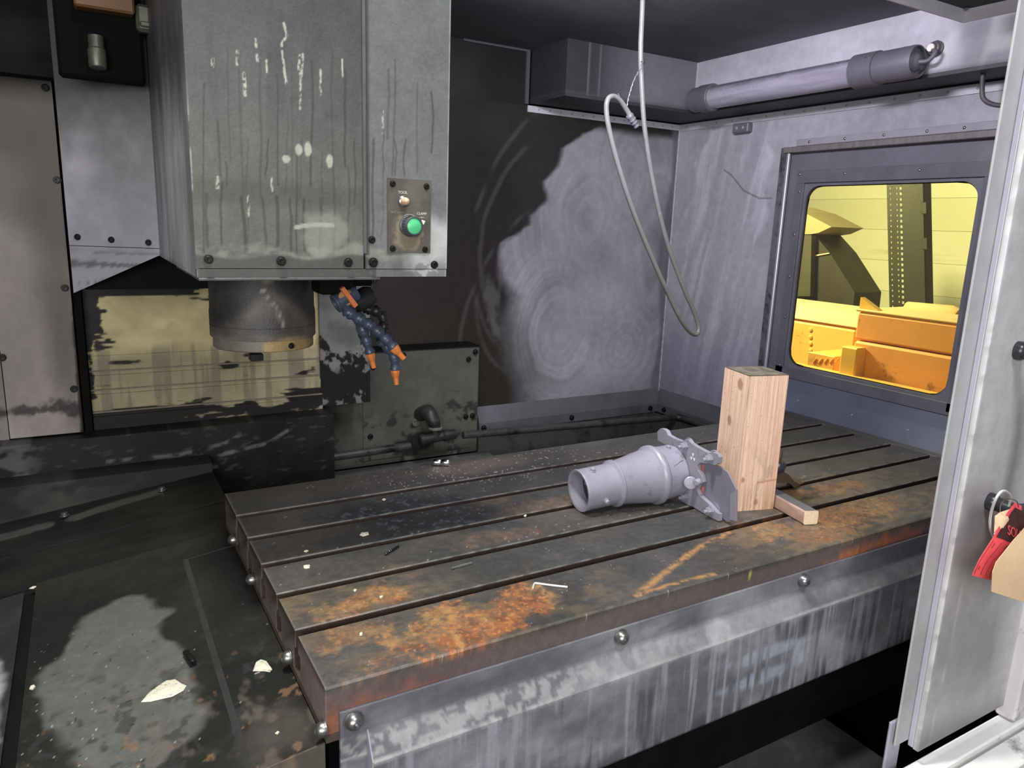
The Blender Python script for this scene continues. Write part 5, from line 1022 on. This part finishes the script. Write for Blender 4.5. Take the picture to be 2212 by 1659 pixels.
# ================================================================== OUTSIDE THE WINDOW
wo = thing('wall_outside', (5, 2, -.9), kind='structure')
bd = [mat('board_cream_%d' % i, c, .7, 0, .06, 3, .1, 30, stretch=(1, .2, 2), dirt=((205, 198, 160), .12, 3)) for i, c in enumerate(((228, 225, 200), (222, 219, 192), (232, 229, 204)))]
z_ = -.9
me0 = None
for i in range(15):
    o = G().box((5.0, -.2, z_), (5.03, 6, z_ + .2245), .0015).build('wall_board', bd[i % 3], wo); z_ += .226
G().box((5.031, -.2, -.9), (5.05, 6, 2.5)).build('board_backing', mat('backing', (120, 116, 90), .8), wo)
ms = thing('rack_upright', at(1960, 700, 'x', 3.5) * (1, 1, 0) + (0, 0, -.9), 'dark perforated steel upright standing outside the window', 'post')
xm = 3.5; ym = [at(x, 520, 'x', xm)[1] for x in (1918, 1946, 1952, 2003)]
mm = mat('mast_dark', (30, 27, 21), .55, .2, .3, 8, .2, dirt=((22, 19, 14), .3, 6))
_t = at(1920, 395, 'x', xm); _b = at(1926, 655, 'x', xm); KM = (_t[1] - _b[1]) / (_t[2] - _b[2]); zm = at(1920, 520, 'x', xm)[2]
class GM(G):
    def build(s, *a, **k):
        s.v = [(x, y + KM * (z - zm), z) for x, y, z in s.v]; return G.build(s, *a, **k)
g = GM(); zz0, zz1 = -.9, 1.6; st_ = .028; nrow = int((zz1 - zz0) / st_); yl, yr = ym[1], ym[0]; cw = (yr - yl) / 2
for r_ in range(nrow):
    z = zz0 + r_ * st_
    for c_ in range(2):
        y = yl + c_ * cw; h_ = .0042
        q = [(y, z), (y + cw, z), (y + cw, z + st_), (y, z + st_)]; cy_, cz_ = y + cw / 2, z + st_ / 2
        inn = [(cy_ - h_, cz_ - h_), (cy_ + h_, cz_ - h_), (cy_ + h_, cz_ + h_), (cy_ - h_, cz_ + h_)]
        g.add([(xm, *p) for p in q] + [(xm, *p) for p in inn] + [(xm + .004, *p) for p in inn], [(0, 1, 5, 4), (1, 2, 6, 5), (2, 3, 7, 6), (3, 0, 4, 7)] + [(4 + k, 4 + (k + 1) % 4, 8 + (k + 1) % 4, 8 + k) for k in range(4)])
g.build('perforated_flange', mm, ms)
g = GM().box((xm - .02, ym[3], zz0), (xm + .05, ym[2] - .006, zz1), .004); g.build('upright_web', mm, ms)
for i in range(44): z = .1 + i * .028; GM().box((xm - .0, ym[2] - .006, z), (xm + .03, ym[1], z + .014)).build('ladder_tooth', mm, ms)
for z in (at(1960, 450, 'x', xm)[2], at(1960, 525, 'x', xm)[2]): GM().box((xm - .03, ym[3] - .02, z - .03), (xm, ym[3] + .01, z + .03), .003).build('splice_plate', mm, ms)
# yellow machine body
yb_m = mat('ochre_paint', (236, 184, 96), .5, 0, .1, 5, .15, 40, dirt=((96, 62, 40), .1, 7)); yo_m = mat('orange_paint', (240, 164, 100), .5, 0, .1, 5, .15, 40, dirt=((96, 62, 40), .16, 6)); yl_m = mat('dusty_top', (226, 196, 150), .7, 0, .12, 6, .2)
ym_ = thing('yellow_machine', (2.9, 1.2, -.9), 'dusty ochre and orange machine body seen through the yellow window', 'machine')
def py(x, y, X): p = at(x, y, 'x', X); return p
a_ = py(1690, 684, 2.95); b_ = py(1858, 682, 2.95)
G().box((2.95, b_[1], -.9), (3.4, a_[1] + .4, a_[2] - .0), .02).build('tank_body', yb_m, ym_)
t_ = a_[2]; G().poly([(2.95, b_[1] - .0, t_ + .001), (2.95, a_[1] + .4, t_ + .001), (3.1, a_[1] + .4, t_ + .05), (3.4, a_[1] + .4, t_ + .055), (3.4, b_[1], t_ + .055), (3.1, b_[1], t_ + .05)], (0, 0, .004)).build('tank_lid', yl_m, ym_)
for py_ in (712, 728, 742, 757): q = py(1751, py_, 2.95); G().lathe([(.012, 0), (.01, .004), (0, .006)], q, (-1, 0, 0), 10).build('stud', yb_m, ym_)
c_ = py(1852, 673, 2.6); d_ = py(2072, 694, 2.6); e_ = py(1846, 735, 2.6); f_ = py(2062, 762, 2.6); h_ = py(1840, 870, 2.6)
G().box((2.6, d_[1] - .3, e_[2] + .004), (3.1, c_[1], c_[2]), .01).build('hood_upper', yo_m, ym_)
G().box((2.595, d_[1] - .3, -.9), (3.1, e_[1], e_[2]), .01).build('hood_lower', yo_m, ym_)
G().box((2.6, d_[1] - .3, c_[2] + .001), (3.12, c_[1] + .01, c_[2] + .012), .004).build('hood_top', yl_m, ym_)
q = py(1858, 650, 2.62); G().poly([(2.62, q[1], c_[2] + .013), (2.62, q[1], c_[2] + .06), (2.62, q[1] - .09, c_[2] + .013)], (.03, 0, 0)).build('flap', yb_m, ym_)
q = py(2055, 678, 2.9); q2 = py(1960, 668, 2.9); G().tube([q2, q, q + (0, -.03, -.005)], [.034, .036, .03], 14).build('roll_pad', yl_m, ym_, True)
a_ = py(1822, 812, 2.57); b_ = py(1866, 752, 2.57); G().box((2.53, b_[1], a_[2]), (2.595, a_[1], b_[2]), .006).build('bracket_box', yb_m, ym_)
a_ = py(1754, 792, 2.7); b_ = py(1816, 770, 2.7); G().box((2.66, b_[1], a_[2] - .01), (2.94, a_[1], b_[2]), .003).build('tread_step', yb_m, ym_)
for i in range(5):
    q = py(1760 + i * 12, 779, 2.659); G().tube([q + (0, .008, -.012), q + (0, -.008, .012)], .003, 6).build('tread_lug', yb_m, ym_)
a_ = py(1690, 790, 2.55); b_ = py(2070, 858, 2.55); G().box((2.5, b_[1] - .1, -.9), (2.56, a_[1], b_[2]), .006).build('lower_rail', yb_m, ym_)
# dark hood left of it
dh = thing('dark_hood', at(1740, 700, 'x', 3.6) * (1, 1, 0) + (0, 0, -.9), 'dark sloping hood with a tan top seen at the left of the window', 'machine hood')
dk = mat('hood_brown', (34, 27, 18), .55, 0, .25, 6, .15); 
P_ = [py(x, y, 3.6) for x, y in ((1690, 505), (1757, 505), (1792, 545), (1846, 632), (1850, 700), (1690, 700))]; P_[4] = P_[4] * (1, 1, 0) + (0, 0, -.9); P_[5] = P_[5] * (1, 1, 0) + (0, 0, -.9); G().poly(P_, (.25, 0, 0)).build('hood_panel', dk, dh)
P_ = [py(x, y, 3.56) for x, y in ((1690, 445), (1735, 458), (1796, 490), (1768, 503), (1750, 506), (1690, 506))]; G().poly(P_, (.3, 0, 0)).build('hood_cap', mat('hood_tan', (150, 136, 100), .6, 0, .1, 6, .1), dh)
P_ = [py(x, y, 3.59) for x, y in ((1752, 552), (1790, 546), (1791, 548), (1752, 555))]; G().poly(P_, (.008, 0, 0)).build('hood_strip', yl_m, dh)
P_ = [py(x, y, 3.55) for x, y in ((1690, 506), (1753, 508), (1750, 640), (1690, 640))]; G().poly(P_, (.04, 0, 0)).build('hood_side', mat('hood_grey', (62, 57, 47), .5, 0, .2, 6, .1), dh)
